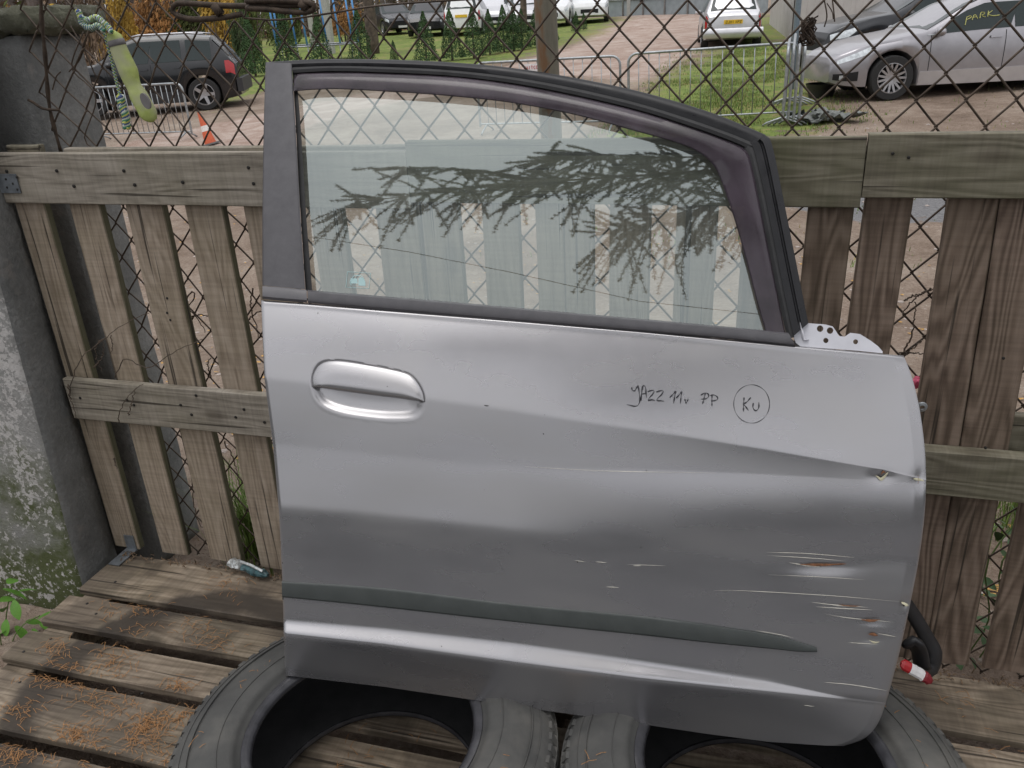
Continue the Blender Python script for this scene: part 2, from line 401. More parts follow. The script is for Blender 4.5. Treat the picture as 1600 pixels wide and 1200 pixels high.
# left pallet
pl = thing('pallet_fence', 'weathered grey pallet stood upright as fencing against the concrete post', 'pallet', (-1.8, 0, 0), group='pallets stood upright as a fence')
for x0, x1 in ((-1.835,-1.742),(-1.665,-1.572),(-1.497,-1.388),(-1.327,-1.222),(-1.158,-1.05),(-.985,-.901),(-.823,-.722)):
    dx = .004*random.uniform(-1, 1)
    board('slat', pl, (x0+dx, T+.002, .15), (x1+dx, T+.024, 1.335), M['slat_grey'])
board('rail', pl, (-1.838, 0, 1.221), (-.722, T, 1.345), M['rail'])
board('rail', pl, (-1.822, -.002, .606), (-.722, T-.002, .731), M['rail'])
board('rail_back', pl, (-1.838, .049, 1.26), (-1.74, .071, 1.358), M['rail_mossy'])
board('rail_back', pl, (-1.66, .049, 1.25), (-.722, .071, 1.350), M['rail'])
for px, py in ((88,267),(193,267),(388,262),(285,285),(210,289),(115,291),(396,287),(10,268)): nail(pl, onY(px, py, -.001))
for px, py in ((198,625),(209,633),(282,633),(299,648),(306,618),(381,640),(368,652),(125,622),(413,660)): nail(pl, onY(px, py, -.003))
for px, py in ((261,466),(261,489),(266,500)): nail(pl, onY(px, py, .023), r=.0035)
# joining plates
mb = MB(); a = onY(0, 272, -.004); b = onY(32, 302, -.004); mb.box((a.x-.03, -.003, b.z), (b.x, -.0005, a.z))
pt = mb.build('nail_plate', M['plate'], pl)
for px, py in ((9,280),(26,277),(20,287),(11,293),(27,296)): nail(pl, onY(px, py, -.0035), r=.003)
mb = MB(); a = onY(195, 841, .018); b = onY(213, 866, .018)
mb.box((a.x-.004, .0195, .147), (b.x+.004, .0225, a.z+.01)); mb.box((a.x-.006, -.062, .146), (b.x+.006, .0215, .1485))
mb.build('angle_bracket', M['plate'], pl)
# middle pallet (behind the door)
pm = thing('pallet_fence', 'brown weathered pallet standing upright directly behind the door window', 'pallet', (-.7, 0, 0), group='pallets stood upright as a fence')
for i, (x0, x1) in enumerate(((-.718,-.621),(-.567,-.484),(-.447,-.385),(-.382,-.319),(-.285,-.199),(-.147,-.064),(-.015,.062),(.106,.190))):
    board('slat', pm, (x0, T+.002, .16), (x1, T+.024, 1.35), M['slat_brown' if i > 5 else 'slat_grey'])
board('rail', pm, (-.719, 0, 1.235), (.196, T, 1.366), M['rail_mossy'])
board('rail', pm, (-.719, 0, .62), (.196, T, .73), M['rail_mossy'])
# right pallet
pr = thing('pallet_fence', 'brown mossy pallet standing upright to the right of the door, wide boards', 'pallet', (.2, 0, 0), group='pallets stood upright as a fence')
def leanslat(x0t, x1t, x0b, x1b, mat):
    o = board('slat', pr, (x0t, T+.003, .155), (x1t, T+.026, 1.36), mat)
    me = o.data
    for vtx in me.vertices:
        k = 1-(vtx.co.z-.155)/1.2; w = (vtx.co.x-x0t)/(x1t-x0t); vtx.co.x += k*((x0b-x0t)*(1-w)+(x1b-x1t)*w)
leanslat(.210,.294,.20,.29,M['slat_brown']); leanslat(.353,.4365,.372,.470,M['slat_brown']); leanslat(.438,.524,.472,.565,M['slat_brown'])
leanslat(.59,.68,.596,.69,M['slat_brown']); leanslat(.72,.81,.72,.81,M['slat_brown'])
board('rail', pr, (.1975, -.004, 1.255), (1.1, T-.001, 1.372), M['rail_mossy'])
board('rail', pr, (.1975, -.012, .630), (1.1, T, .735), M['rail_mossy'])
board('rail_back', pr, (.1975, .05, .70), (1.1, .072, .80), M['rail_mossy'])
pe = thing('pallet_fence', 'outermost pallet of the upright row, beyond the wide-boarded one', 'pallet', (1.12, 0, 0), group='pallets stood upright as a fence')
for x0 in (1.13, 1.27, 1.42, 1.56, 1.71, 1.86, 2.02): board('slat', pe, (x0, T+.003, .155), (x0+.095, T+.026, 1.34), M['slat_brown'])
board('rail', pe, (1.115, -.004, 1.24), (2.2, T-.001, 1.358), M['rail']); board('rail', pe, (1.115, -.008, .63), (2.2, T, .735), M['rail'])
for px, py in ((1395,240),(1420,246),(1568,560),(1540,700)): nail(pr, onY(px, py, -.005), r=.003)

# floor pallet
pf = thing('floor_pallet', 'wet stained wooden pallet lying flat, tyres and pine needles on it', 'pallet', (-1.8, -.6, 0))
ybs = [(-.178,-.002),(-.318,-.205),(-.462,-.357),(-.655,-.497),(-.83,-.69),(-1.0,-.86)]
for i, (y0, y1) in enumerate(ybs):
    board('board', pf, (-1.80+random.uniform(-.006,.006), y0, .122), (-.42, y1, .144), M['floor'], .002, .003, 6)
    board('board', pf, (-.405, y0+.004, .122), (1.3+.02*random.random(), y1, .144), M['floor'], .002, .003, 6)
for x in (-1.79, -1.12, -.44, -.28, .36, 1.2):
    board('stringer', pf, (x, -1.0, .03), (x+.09, -.004, .119), M['floor'], .002)
for px, py in ((180,909),(136,943),(150,959),(79,998),(37,1018),(31,1066),(222,1083)): nail(pf, onZ(px, py, .1445), 'Z', .004)

# ================================================================== CONCRETE
def concrete(name, base, dark, moss_lo, moss_hi, lichen):
    t = NT(name); v = t.coord((1,1,1), False); a = t.noise(v, 6, 8, .65); b = t.noise(v, 70, 5, .7)
    col = t.ramp(a, [(.3, dark), (.7, base)]); col = t.mix(.3, col, t.ramp(b, [(.3, .3), (.7, .7)]), 'OVERLAY')
    if moss_hi > 0:
        sx = t.node('ShaderNodeSeparateXYZ'); t.l(v, sx.inputs[0]); hz = t.math('SUBTRACT', moss_hi, sx.outputs[2])
        mf = t.math('ADD', t.math('MULTIPLY', hz, 1.1), t.math('MULTIPLY', t.math('SUBTRACT', a, .5), 2.2))
        col = t.mix(t.ramp(mf, [(0, 0), (.5, .9)]), col, (.062,.078,.018))
    if lichen:
        c = t.noise(v, 55, 7, .7); d = t.noise(v, 4.5, 4, .6)
        k = t.math('ADD', t.math('MULTIPLY', c, .62), t.math('MULTIPLY', d, .38))
        col = t.mix(t.ramp(k, [(.53, 0), (.555, lichen)]), col, (.47,.455,.44))
        e = t.noise(v, 8, 3); col = t.mix(t.ramp(e, [(.62, 0), (.68, .5)]), col, (.25,.23,.21))
    t.set(Base_Color=col, Roughness=.92, Specular_IOR_Level=.2); t.bump(t.math('ADD', a, b), .8, .006); return t.m
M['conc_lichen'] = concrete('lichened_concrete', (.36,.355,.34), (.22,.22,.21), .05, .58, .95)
M['conc_dark'] = concrete('dark_grey_concrete', (.22,.222,.215), (.13,.133,.13), 0, 0, .1)
M['conc_cap'] = concrete('mossy_cap_concrete', (.13,.13,.095), (.04,.042,.028), 0, 0, .12)
def rough_box(mb, a, b, n, amp, m=0, sc=14):
    """box with subdivided, displaced faces (worn concrete)"""
    bm = bmesh.new(); bmesh.ops.create_cube(bm, size=1)
    for v in bm.verts: v.co = Vector([(a[i]+b[i])/2+v.co[i]*(b[i]-a[i]) for i in range(3)])
    while True:
        es = [e for e in bm.edges if e.calc_length() > n]
        if not es: break
        bmesh.ops.subdivide_edges(bm, edges=es, cuts=1, use_grid_fill=True)
        if len(bm.verts) > 20000: break
    bm.normal_update()
    for v in bm.verts:
        k = sum(1 for i in range(3) if abs(v.co[i]-a[i]) < 1e-5 or abs(v.co[i]-b[i]) < 1e-5)
        d = noise.fractal(v.co*sc, .8, 2, 4)*amp
        v.co += v.normal*(d - (amp*1.3 if k > 1 else 0))
    vs = [v.co.copy() for v in bm.verts]; bm.verts.index_update(); mb.add(vs, [tuple(v.index for v in f.verts) for f in bm.faces], m); bm.free()
# near lichened pillar: front-right edge leans a little outwards going down
mb = MB(); rough_box(mb, (-2.3, -.10, -.02), (-1.84, .03, 2.0), .045, .004)
o = mb.build('concrete_pillar', M['conc_lichen'], smooth=True)
for v in o.data.vertices:
    if v.co.y < .02: v.co.y += .014-.041*(1.062-v.co.z)/.9
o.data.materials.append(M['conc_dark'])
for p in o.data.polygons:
    if p.normal.x > .6: p.material_index = 1  # right-facing sides take the darker grey concrete
tag(o, 'mossy concrete pillar with white lichen at the left edge of the photo', 'concrete pillar')
po = thing('concrete_post', 'thick dark grey concrete gatepost with a mossy cap behind the fence', 'concrete post', (-1.8, .3, 0))
mb = MB(); rough_box(mb, (-2.5, .13, -.02), (-1.78, .34, 1.615), .06, .004); mb.build('post_shaft', M['conc_dark'], po, True)
mb = MB(); rough_box(mb, (-2.55, .115, 1.612), (-1.735, .41, 1.672), .022, .011, sc=30)
ob = mb.build('post_cap', M['conc_cap'], po, True)
# iron rod and hook on the gatepost
ir = thing('iron_rod', 'slim rusty iron rod standing in front of the concrete gatepost', 'iron rod', onY(80, 200, .09))
mb = MB(); P = [(63,-40,.09),(65,30,.09),(70,80,.092),(73,120,.094),(77,165,.096),(85,200,.098),(96,240,.1)]
mb.tube(smooth_line([onY(*p) for p in P], 20), [.0045+.0012*math.sin(i*1.7) for i in range(20)], 8); mb.build('rod', M['rusty'], ir, True)
mb = MB(); mb.tube(smooth_line([onY(x, y, .11-.02*(x > 60)) for x, y in ((44,156),(52,160),(68,170),(92,172))], 8), .0035, 6); mb.build('hook', M['rusty'], ir, True)

# ================================================================== CHAIN LINK FENCE
cl = thing('chain_link_fence', 'rusty brown chain link mesh stretched behind the upright pallets', 'chain link fence', (0, .1, 0))
XI = [.198]
while XI[-1] < 2.2: XI.append(XI[-1]+.0422)
right = XI[1:]; XI = [.198]; 
while XI[-1] > -1.72: XI.append(XI[-1]-.0430+.0035*sstep(-.3, -1.3, XI[-1]) if False else XI[-1]-(.0432-.0045*sstep(0, 1, (-.3-XI[-1])/1.0)))
XI = XI[::-1]; i0 = len(XI)-1; XI += right
DZ = .0475
def knot(i, j):
    x = XI[i]; z = 1.513-DZ*j+.008*(.2-x)
    q = Vector((x*3, j*.35, 1.7)); amp = .0035+(.009 if x < -1.2 else 0)
    x += noise.noise(q)*amp*1.6; z += noise.noise(q+Vector((5,2,8)))*amp
    return Vector((x, .1+.012*noise.noise(Vector((x*1.3, z*1.3, 4))), z))
J0, J1 = -5, 31
for i in range(len(XI)-1):
    pts = []; rr = .0023
    top = J0 if not (-1.25 < XI[i] < -.72) else -2
    for j in range(top, J1):
        side = (j+(i-i0)) % 2
        k = knot(i+side, j); s = 1 if side else -1
        dn = knot(i+1-side, j+1) if True else None; upk = knot(i+1-side, j-1)
        a = k.lerp(upk, .10); b = k.lerp(dn, .10); k = k.copy(); k.x += .0022*s
        yo = .0026*s
        if j > top: pts.append(a+Vector((.0008*s, yo, .0)))
        pts.append(k+Vector((0, 0, 0))); pts.append(b+Vector((.0008*s, -yo, 0)))
    mb = MB(); mb.tube(pts, rr, 5); mb.build('wire', M['wire'], cl, True)
def strand(px_pts, Y=.095, r=.002, n=20, name='loose_wire', mat='wire', parent=cl):
    mb = MB(); mb.tube(smooth_line([onY(p[0], p[1], p[2] if len(p) > 2 else Y) for p in px_pts], n), r, 6)
    return mb.build(name, M[mat], parent, True)
strand([(380,28),(440,31),(520,20),(600,8),(760,-3)], r=.0022, name='tension_wire')
strand([(380,28),(384,20),(383,0),(390,-20)]); strand([(470,-15),(460,-3),(463,6),(478,4),(481,-10)], n=14)
strand([(519,21),(517,12),(524,3),(530,10),(526,22)], n=14)
for q in ([(130,50),(112,105),(140,135),(150,160),(132,215),(145,232)],[(110,40),(130,75),(150,120)],[(108,112),(125,92),(135,60)],[(82,140),(88,120),(95,112)]): strand(q, .1, .0017)
strand([(1288,0),(1292,25),(1288,42)],r=.0013); strand([(1300,-5),(1303,20),(1304,34)],r=.0013); strand([(1292,5),(1300,18),(1302,30)], r=.001)
# knotted scrap of wire at the right
mb = MB()
for k in range(9):
    c = onY(1263, 42, .09); pts = []
    for j in range(12):
        a = j*.9+k; pts.append(c+Vector((math.sin(a*1.3+k)*.012+random.uniform(-.004,.004), random.uniform(-.008,.008), math.cos(a)*.018-.002*k)))
    mb.tube(pts, .0016, 5)
o = mb.build('wire_tangle', M['rusty'], smooth=True); tag(o, 'tangle of dark wire knotted on the mesh above the silver car', 'wire tangle')
# rusty hasp / tensioner rod loop
hp = thing('wire_tensioner', 'long rusty iron loop hooked over the top of the mesh', 'iron loop', onY(380, 15, .06))
mb = MB(); P = [(488,8),(420,9),(350,9),(285,5),(270,10),(273,22),(300,30),(345,28),(378,22)]
mb.tube(smooth_line([onY(x, y, .07) for x, y in P], 40), .0062, 8); mb.build('loop', M['rusty'], hp, True)
mb = MB(); P = [(385,2),(430,1),(480,4),(492,10),(485,18),(460,19),(420,15),(385,13)]
mb.tube(smooth_line([onY(x, y, .06) for x, y in P], 30), .0060, 8); mb.build('loop', M['rusty'], hp, True)
for a_, b_ in ((onY(335,8,.066), onY(345,22,.066)), (onY(470,4,.062), onY(480,14,.062))):
    mb = MB(); mb.tube([a_, b_], .0105, 8); mb.build('clamp', M['rusty'], hp, True)
# steel pole behind the mesh
t = NT('rust_streaked_pole'); v = t.coord((3,3,.6), False); a = t.noise(v, 6, 8, .7)
t.set(Base_Color=t.ramp(a, [(.36, (.13,.125,.095)), (.52, (.21,.19,.145)), (.60, (.22,.12,.06))]), Roughness=.8); t.bump(a, .5, .003); M['pole'] = t.m
p0 = onY(879, 110, .16); mb = MB(); mb.lathe([(.0, -.02), (.0235, -.02), (.0235, 2.3), (0, 2.3)], 24)
o = mb.build('fence_pole', M['pole'], smooth=True, sharp=40); o.location = (p0.x, .16, 0); o.rotation_euler = (0, math.radians(-1.2), 0)
tag(o, 'rust streaked round steel pole holding the mesh behind the door', 'steel pole')

# lime green strap hanging in the mesh with rope
st = thing('padded_strap', 'faded lime green padded strap hanging in the mesh beside the gatepost', 'strap', onY(205, 110, .07))
t = NT('lime_fabric'); v = t.coord((1,1,1), False); a = t.noise(v, 60, 6, .7); b = t.noise(v, 12, 3)
t.set(Base_Color=t.mix(t.ramp(b, [(.45, 0), (.6, .8)]), t.ramp(a, [(.3, (.30,.37,.09)), (.7, (.44,.50,.16))]), (.36,.36,.24)), Roughness=.85); t.bump(a, .5, .002); M['lime'] = t.m
M['grey_fabric'] = plain('grey_fabric', (.16,.15,.15), .9)
path = smooth_line([onY(x, y, .075) for x, y in ((173,50),(180,62),(189,85),(200,110),(206,128),(216,148),(228,170),(235,186),(236,191))], 34)
rad = [interp([(0,.009),(2,.018),(14,.022),(19,.0175),(20,.0175),(23,.0215),(30,.021),(32,.015),(33,.005)], i) for i in range(34)]
mb = MB(); mb.tube(path, rad, 14, flat=.55); mb.build('strap_body', M['lime'], st, True)
mb = MB(); mb.tube(path[3:6], [r+.0012 for r in rad[3:6]], 14, flat=.58); mb.build('strap_band', M['grey_fabric'], st, True)
mb = MB(); cpt = onY(227, 158, .05); mb.lathe([(0, -.001), (.011, -.001), (.011, .004), (0, .004)], 18, axis='Y')
o = mb.build('patch', M['grey_fabric'], st, True, 40, False); o.location = cpt-st.location; o.scale = (1, 1, 1.7); o.rotation_euler = (0, math.radians(-20), 0)
rp = thing('rope', 'frayed blue, green and yellow rope knotted over the gatepost cap', 'rope', onY(150, 40, .07))
RC = [plain('rope_blue', (.06,.09,.22), .8), plain('rope_yellow', (.50,.52,.13), .8), plain('rope_green', (.07,.24,.15), .8), plain('rope_white', (.55,.60,.52), .8)]
def rope(px, Y, r, turns=14, name='rope_strand'):
    c = smooth_line([onY(x, y, Y) for x, y in px], 60)
    for k in range(4):
        pts = []
        for i, p in enumerate(c):
            a = turns*2*math.pi*i/60+k*math.pi/2; tn = (c[min(i+1,59)]-c[max(i-1,0)]).normalized(); n1 = tn.cross(Vector((0,1,0))).normalized(); n2 = tn.cross(n1)
            pts.append(p+(n1*math.cos(a)+n2*math.sin(a))*r*.55)
        mb = MB(); mb.tube(pts, r*.55, 5); mb.build(name, RC[k], rp, True)
rope([(122,17),(127,28),(138,32),(152,28),(168,42),(174,50)], .06, .0075); rope([(126,26),(130,38),(142,44),(155,40),(162,48)], .055, .0075)
rope([(160,45),(166,62),(172,85),(178,110),(183,132),(188,150)], .075, .0042, 20); rope([(188,150),(191,165),(196,180),(198,200)], .07, .009, 5)

# dry vines
def twig(px, Y, r, parent, name='stem', n=24):
    pts = smooth_line([onY(x, y, Y) for x, y in px], n)
    pts = [p+Vector((random.uniform(-.002,.002), random.uniform(-.004,.004), random.uniform(-.002,.002))) for p in pts]
    mb = MB(); mb.tube(pts, [r*(1-.5*i/n) for i in range(n)], 5); return mb.build(name, M['twig'], parent)
M['twig'] = plain('dry_twig', (.085,.062,.045), .85, var=.4)
vn = thing('dry_vine', 'thin leafless brown vine climbing across the left pallet slats', 'vine', onY(160, 560, -.01))
for q in ([(108,620),(112,595),(128,560),(165,528),(205,500),(232,489)],[(106,600),(112,630),(120,655)],[(165,528),(150,540),(150,560),(160,578)],[(180,590),(196,560),(230,575),(262,556),(325,525)],
          [(186,660),(188,640),(200,620),(215,605)],[(200,650),(206,630),(212,608),(224,600)],[(146,575),(158,560),(162,540),(152,530)],[(178,715),(180,725),(184,733)],[(172,525),(176,540),(174,552)]):
    twig(q, -.012 if q[0][1] > 580 else .015, .0016, vn)
vn2 = thing('dry_vine', 'knobbly bramble stems caught in the mesh right of the door hinge', 'vine', onY(1430, 500, .09))
for q in ([(1410,555),(1425,520),(1431,480),(1428,470)],[(1455,450),(1435,462),(1418,478),(1411,490)],[(1412,470),(1425,463),(1445,457),(1458,452)],[(1414,550),(1408,552),(1445,552)],[(1408,560),(1425,545),(1440,532)]):
    o = twig(q, .09, .0022, vn2)
vn3 = thing('dry_vine', 'curled brown tendrils in the mesh between the left slats', 'vine', onY(300, 480, .08))
for q in ([(290,470),(300,455),(305,465),(295,480),(310,500),(322,520)],[(395,450),(392,480),(398,500),(405,530)],[(296,495),(312,492),(325,494)],[(330,590),(325,570),(328,560)],[(388,500),(402,488),(415,486)],[(300,740),(305,800),(320,830)],[(350,690),(365,720),(375,760)]):
    twig(q, .085, .0022, vn3)

# ================================================================== THE CAR DOOR
DL, DR = Vector((-.869, -.569, .38)), Vector((.25, -.492, .38))
DU = (DR-DL).normalized()                        # along the door's bottom edge
topc = Vector((-.2, -.088, 1.37))
DN = DU.cross((topc-DL)).normalized()            # outward normal
if DN.y > 0: DN = -DN
DV = DN.cross(DU).normalized()
if DV.z < 0: DV = -DV
def dray(px, py, n=0.0):
    d = sray(px, py); t = (DL + DN*n - CAM).dot(DN)/d.dot(DN); return CAM + d*t
VB = (dray(820, 500)-DL).dot(DV)                 # height of the waist line
def DF(px, py, n=0.0):
    """point on the window-frame surface, which curves back towards its top"""
    p = dray(px, py, n)
    for _ in range(3):
        v = max(0, (p-DL).dot(DV)-VB); p = dray(px, py, n-.16*v*v)
    return p
door = thing('car_door', 'loose silver car door with black window frame leaning on the pallets, standing on tyres', 'car door', DL)
def polyx(pts): return lambda x: interp(pts, x)
Lx = lambda y: interp([(469,408),(480,408.5),(590,413),(700,427),(800,436),(908,441),(970,443),(990,443),(1056,446)], y)
_rx = [(p.x, p.y) for p in smooth_line([(556,1412,0),(575,1420,0),(600,1428,0),(640,1437,0),(700,1445,0),(750,1447,0),(800,1445,0),(860,1438,0),(930,1425,0),(1000,1410,0),(1060,1395,0),(1105,1382,0),(1130,1372,0),(1147,1359,0),(1158,1343,0),(1165,1318,0)], 120)]
Rx = lambda y: interp(_rx, y)
# key rows:  y(x),  (x, offset mm) , bulge to the next row (mm)
K = []
def key(ys, ns, bulge, n): K.append((polyx(ys), polyx(ns), polyx(bulge) if isinstance(bulge, list) else (lambda x, b=bulge: b), n))
key([(408,469),(480,474),(600,484),(800,500),(1000,517),(1238,540),(1412,556)], [(408,0),(1412,0)], [(408,2.5),(1412,4)], 3)
key([(408,474),(480,479),(600,489),(800,505),(1000,522),(1238,545),(1412,561)], [(408,4),(1412,3)], [(408,4),(900,3),(1412,1)], 50)
key([(410,590),(500,600),(665,622),(800,640),(900,655),(1060,678),(1200,701),(1300,719),(1380,733),(1447,750)], [(408,36),(900,41),(1200,43),(1300,42),(1380,39.2),(1447,35.5)], [(408,0),(1200,-.4),(1447,0)], 32)
key([(410,692),(600,712),(750,727),(900,733),(1060,738),(1200,743),(1380,752),(1447,757)], [(408,31),(900,37),(1100,38),(1200,39),(1300,39.3),(1380,38),(1447,35.3)], [(408,-.8),(800,0),(1200,4.5),(1447,5)], 20)
key([(436,795),(560,805),(700,820),(800,832),(960,846),(1060,853),(1447,872)], [(408,33),(800,35.5),(1060,32),(1200,27.5),(1447,18)], [(436,.3),(900,.6),(1447,3)], 20)
key([(441,938),(700,967),(1000,1000),(1270,1020),(1447,1030)], [(408,13),(800,14.5),(1200,6),(1447,2)], 0, 6)
key([(443,970),(600,983),(800,1005),(1000,1034),(1200,1064),(1330,1090),(1447,1105)], [(408,8),(800,8),(1200,0),(1330,-5),(1447,-8)], 0, 8)
key([(443,990),(600,1007),(800,1035),(1000,1060),(1200,1081),(1330,1095),(1447,1108)], [(408,21),(800,23),(1000,19.5),(1200,8.5),(1330,-5.4),(1447,-8.4)], 0, 16)
key([(443,1055),(600,1073),(850,1110),(1000,1131),(1100,1146),(1200,1159),(1290,1165),(1318,1165.5),(1380,1166)], [(408,-16),(900,-19),(1200,-20),(1447,-19)], 0, 0)
NC = 400
def door_pt(i, y_of, n_of):
    """column i (0..NC) of a row: find x between the left and right outline at that row"""
    s = i/NC; x = 408+1000*s
    for _ in range(12):
        y = y_of(x); x = Lx(y)+(Rx(y)-Lx(y))*s
    return x, y_of(x), n_of(x)
rows = []
for (y0, n0, bu, cnt), (y1, n1, _, _) in zip(K, K[1:]):
    for k in range(cnt):
        u = k/cnt; row = []
        for i in range(NC+1):
            xa, ya, na = door_pt(i, y0, n0); xb, yb, nb = door_pt(i, y1, n1)
            y = ya+(yb-ya)*u; x = Lx(y)+(Rx(y)-Lx(y))*i/NC; n = na+(nb-na)*u+bu(x)*4*u*(1-u)
            row.append((x, y, n))
        rows.append(row)
rows.append([door_pt(i, K[-1][0], K[-1][1]) for i in range(NC+1)])
# soften the creases a touch
N = np.array([[p[2] for p in r] for r in rows]); N0 = N.copy()
for _ in range(2): N[1:-1] = N[1:-1]*.5+(N[:-2]+N[2:])*.25
# dent at the right edge where the paint is chipped
def dent(x, y):
    d = 0
    for cx, cy, rx, ry, a in ((1377,745,20,10,-3),(1436,748,12,18,-4),(1290,884,60,12,-3.5),(1365,968,40,14,-4.5),(1360,996,35,12,-3.5),(1330,944,70,10,-1.5),(1415,942,16,10,-4)):
        q = ((x-cx)/rx)**2+((y-cy)/ry)**2
        if q < 4: d += a*math.exp(-q*1.5)
    return d
# recess of the handle cup
cup = [(486,603),(486,590),(491,576),(500,566),(515,562),(540,563),(590,571),(630,580),(645,587),(656,600),(663,615),(664,628),(660,643),(650,653),(630,656),(590,655),(540,648),(508,637),(492,622)]
CUP = [(p.x, p.y) for p in smooth_line([(x, y, 0) for x, y in cup+[cup[0]]], 60)[:-1]]
def recess(x, y):
    if not (480 < x < 672 and 556 < y < 662): return 0
    d = pdist(CUP, x, y)
    if d < -3: return 0
    yc = 598+(x-486)*.15; k = sstep(-6, 10, y-yc)
    return -14*(sstep(-.5, 6, d)*(1-k)+sstep(-1, 15, d)*k)*(.7+.3*sstep(5, 30, d)) + (.3*math.exp(-((d+1)/3)**2))
G = []
for j, r in enumerate(rows):
    row = []
    for i, (x, y, n) in enumerate(r):
        n = N[j][i]+dent(x, y)
        n += .5*noise.noise(Vector((x/170, y/90, 3)))+recess(x, y)
        if i == 0: n -= 3
        if i == NC: n -= 5
        elif i > NC-7: n -= (i-NC+7)*.5
        row.append(dray(x, y, n/1000))
    G.append(row)
mb = MB(); mb.grid(G)
# hem: fold the outline backwards
rim = [G[0][i] for i in range(NC+1)]+[G[j][NC] for j in range(1, len(G))]+[G[-1][i] for i in range(NC-1, -1, -1)]+[G[j][0] for j in range(len(G)-2, 0, -1)]
cen = sum(rim, Vector())/len(rim)
mb.grid([rim, [p-DN*.004+(cen-p).normalized()*.0006 for p in rim], [p-DN*.012+(cen-p).normalized()*.006 for p in rim], [p-DN*.012+(cen-p).normalized()*.03 for p in rim]], closed=True)
mb.build('outer_panel', M['paint'], door, True, 50)
# inner shell of the door
def inner_outline(n, sh):
    pts = []
    for x, y in ((430,485),(900,520),(1225,548),(1380,566),(1405,620),(1422,700),(1424,790),(1410,880),(1385,980),(1355,1060),(1310,1105),(1000,1080),(700,1040),(470,1010),(462,900),(455,800),(440,650)):
        pts.append(dray(920+(x-920)*sh, 780+(y-780)*sh, n))
    return smooth_line(pts+[pts[0]], 80)[:-1]
mb = MB(); A, B, Cc = inner_outline(-.012, 1), inner_outline(-.075, .97), inner_outline(-.085, .90)
mb.grid([A, B, Cc], closed=True); mb.f.append(tuple(range(158, 237))); mb.mi.append(0)
mb.build('inner_panel', M['shell'], door, True, 40)

def ribbon(outer, inner, n, prof, mat, name, ends=True, seg=90, parent=door):
    """swept section between two photo outlines; prof = [(u across 0..1, height m)], closed at the back"""
    a = smooth_line([(x, y, 0) for x, y in outer], seg); b = smooth_line([(x, y, 0) for x, y in inner], seg); R = []
    for u, h in prof: R.append([DF(p.x+(q.x-p.x)*u, p.y+(q.y-p.y)*u, n+h) for p, q in zip(a, b)])
    mb = MB(); mb.grid(R+[R[0]])
    if ends:
        k = len(prof); base = len(mb.v)
        mb.add([R[i][0] for i in range(k)]+[R[i][-1] for i in range(k)], [tuple(range(k)), tuple(range(k, 2*k))])
    return mb.build(name, mat, parent, True, 38)
F_out = [(415,97),(500,92.5),(600,93),(700,97),(800,106),(900,122),(1000,143),(1100,172),(1160,195),(1195,210)]
F_mid = [(456,106),(520,105),(600,106),(700,111),(800,122),(900,140),(1000,164),(1080,189),(1140,210),(1178,226)]
F_in  = [(458,115),(520,112),(600,114),(700,119),(800,131),(900,150),(1000,174),(1080,199),(1140,221),(1166,233)]
ribbon(F_out, F_mid, -.004, [(0,-.035),(0,-.002),(.12,.001),(.45,.003),(1,-.001),(1.5,-.008),(1.5,-.035)], M['frame'], 'frame_top')
ribbon([(456,104),(520,101),(600,103),(700,108),(800,119),(900,137),(1000,161),(1080,186),(1140,207),(1180,223)], [(x, y+3) for x, y in F_in], -.006, [(0,-.02),(0,.001),(.35,.0035),(.7,.001),(.8,-.006),(1,-.006),(1,-.02)], M['rubber'], 'frame_seal')
# right (front) upright of the frame
ribbon([(1195,210),(1206,225),(1222,300),(1240,390),(1254,460),(1263,505)], [(1172,223),(1180,240),(1196,310),(1213,395),(1227,465),(1240,525)], -.004, [(0,-.035),(0,-.003),(.15,.001),(.40,.002),(.46,-.004),(.54,-.004),(.60,.003),(1,.001),(1,-.035)], M['frame'], 'frame_upright')
ribbon([(1174,223),(1181,240),(1197,310),(1214,395),(1228,465),(1241,527)], [(1163,231),(1171,250),(1186,315),(1203,400),(1217,470),(1230,530)], -.007, [(0,-.02),(0,.002),(.5,.0035),(1,.0),(1,-.02)], M['rubber'], 'frame_seal')
# rear pillar cover
ribbon([(415,97.5),(412,200),(410,330),(410,446)], [(456,98.5),(462,200),(469,330),(477,452)], -.003, [(0,-.05),(0,-.001),(.05,.003),(.95,.0035),(1,.001),(1,-.03)], M['trim_grey'], 'pillar_cover', seg=40)
ribbon([(456.5,103),(462.5,200),(469.5,330),(477.5,454)], [(462,108),(470,200),(478,330),(488,456)], -.006, [(0,-.02),(0,-.003),(1,-.003),(1,-.02)], M['rubber'], 'frame_seal', seg=40)
# waist strips
ribbon([(410,447),(440,449),(479,453)], [(410,467),(440,470),(480,473)], .002, [(0,-.03),(0,.0),(.15,.004),(.8,.006),(1,.001),(1,-.02)], M['trim_grey'], 'waist_strip_end', seg=12)
ribbon([(480.5,453),(700,471),(900,489),(1100,507),(1232,520)], [(481,473.5),(700,493),(900,509.5),(1100,526.5),(1243,541)], .002, [(0,-.03),(0,.0),(.15,.005),(.55,.007),(.85,.005),(1,.0),(1,-.02)], M['trim_grey'], 'waist_strip')
ribbon([(1228,519),(1236,529)], [(1244,540),(1250,541)], .001, [(0,-.03),(0,.0),(1,.0),(1,-.02)], M['frame'], 'frame_corner', seg=6)
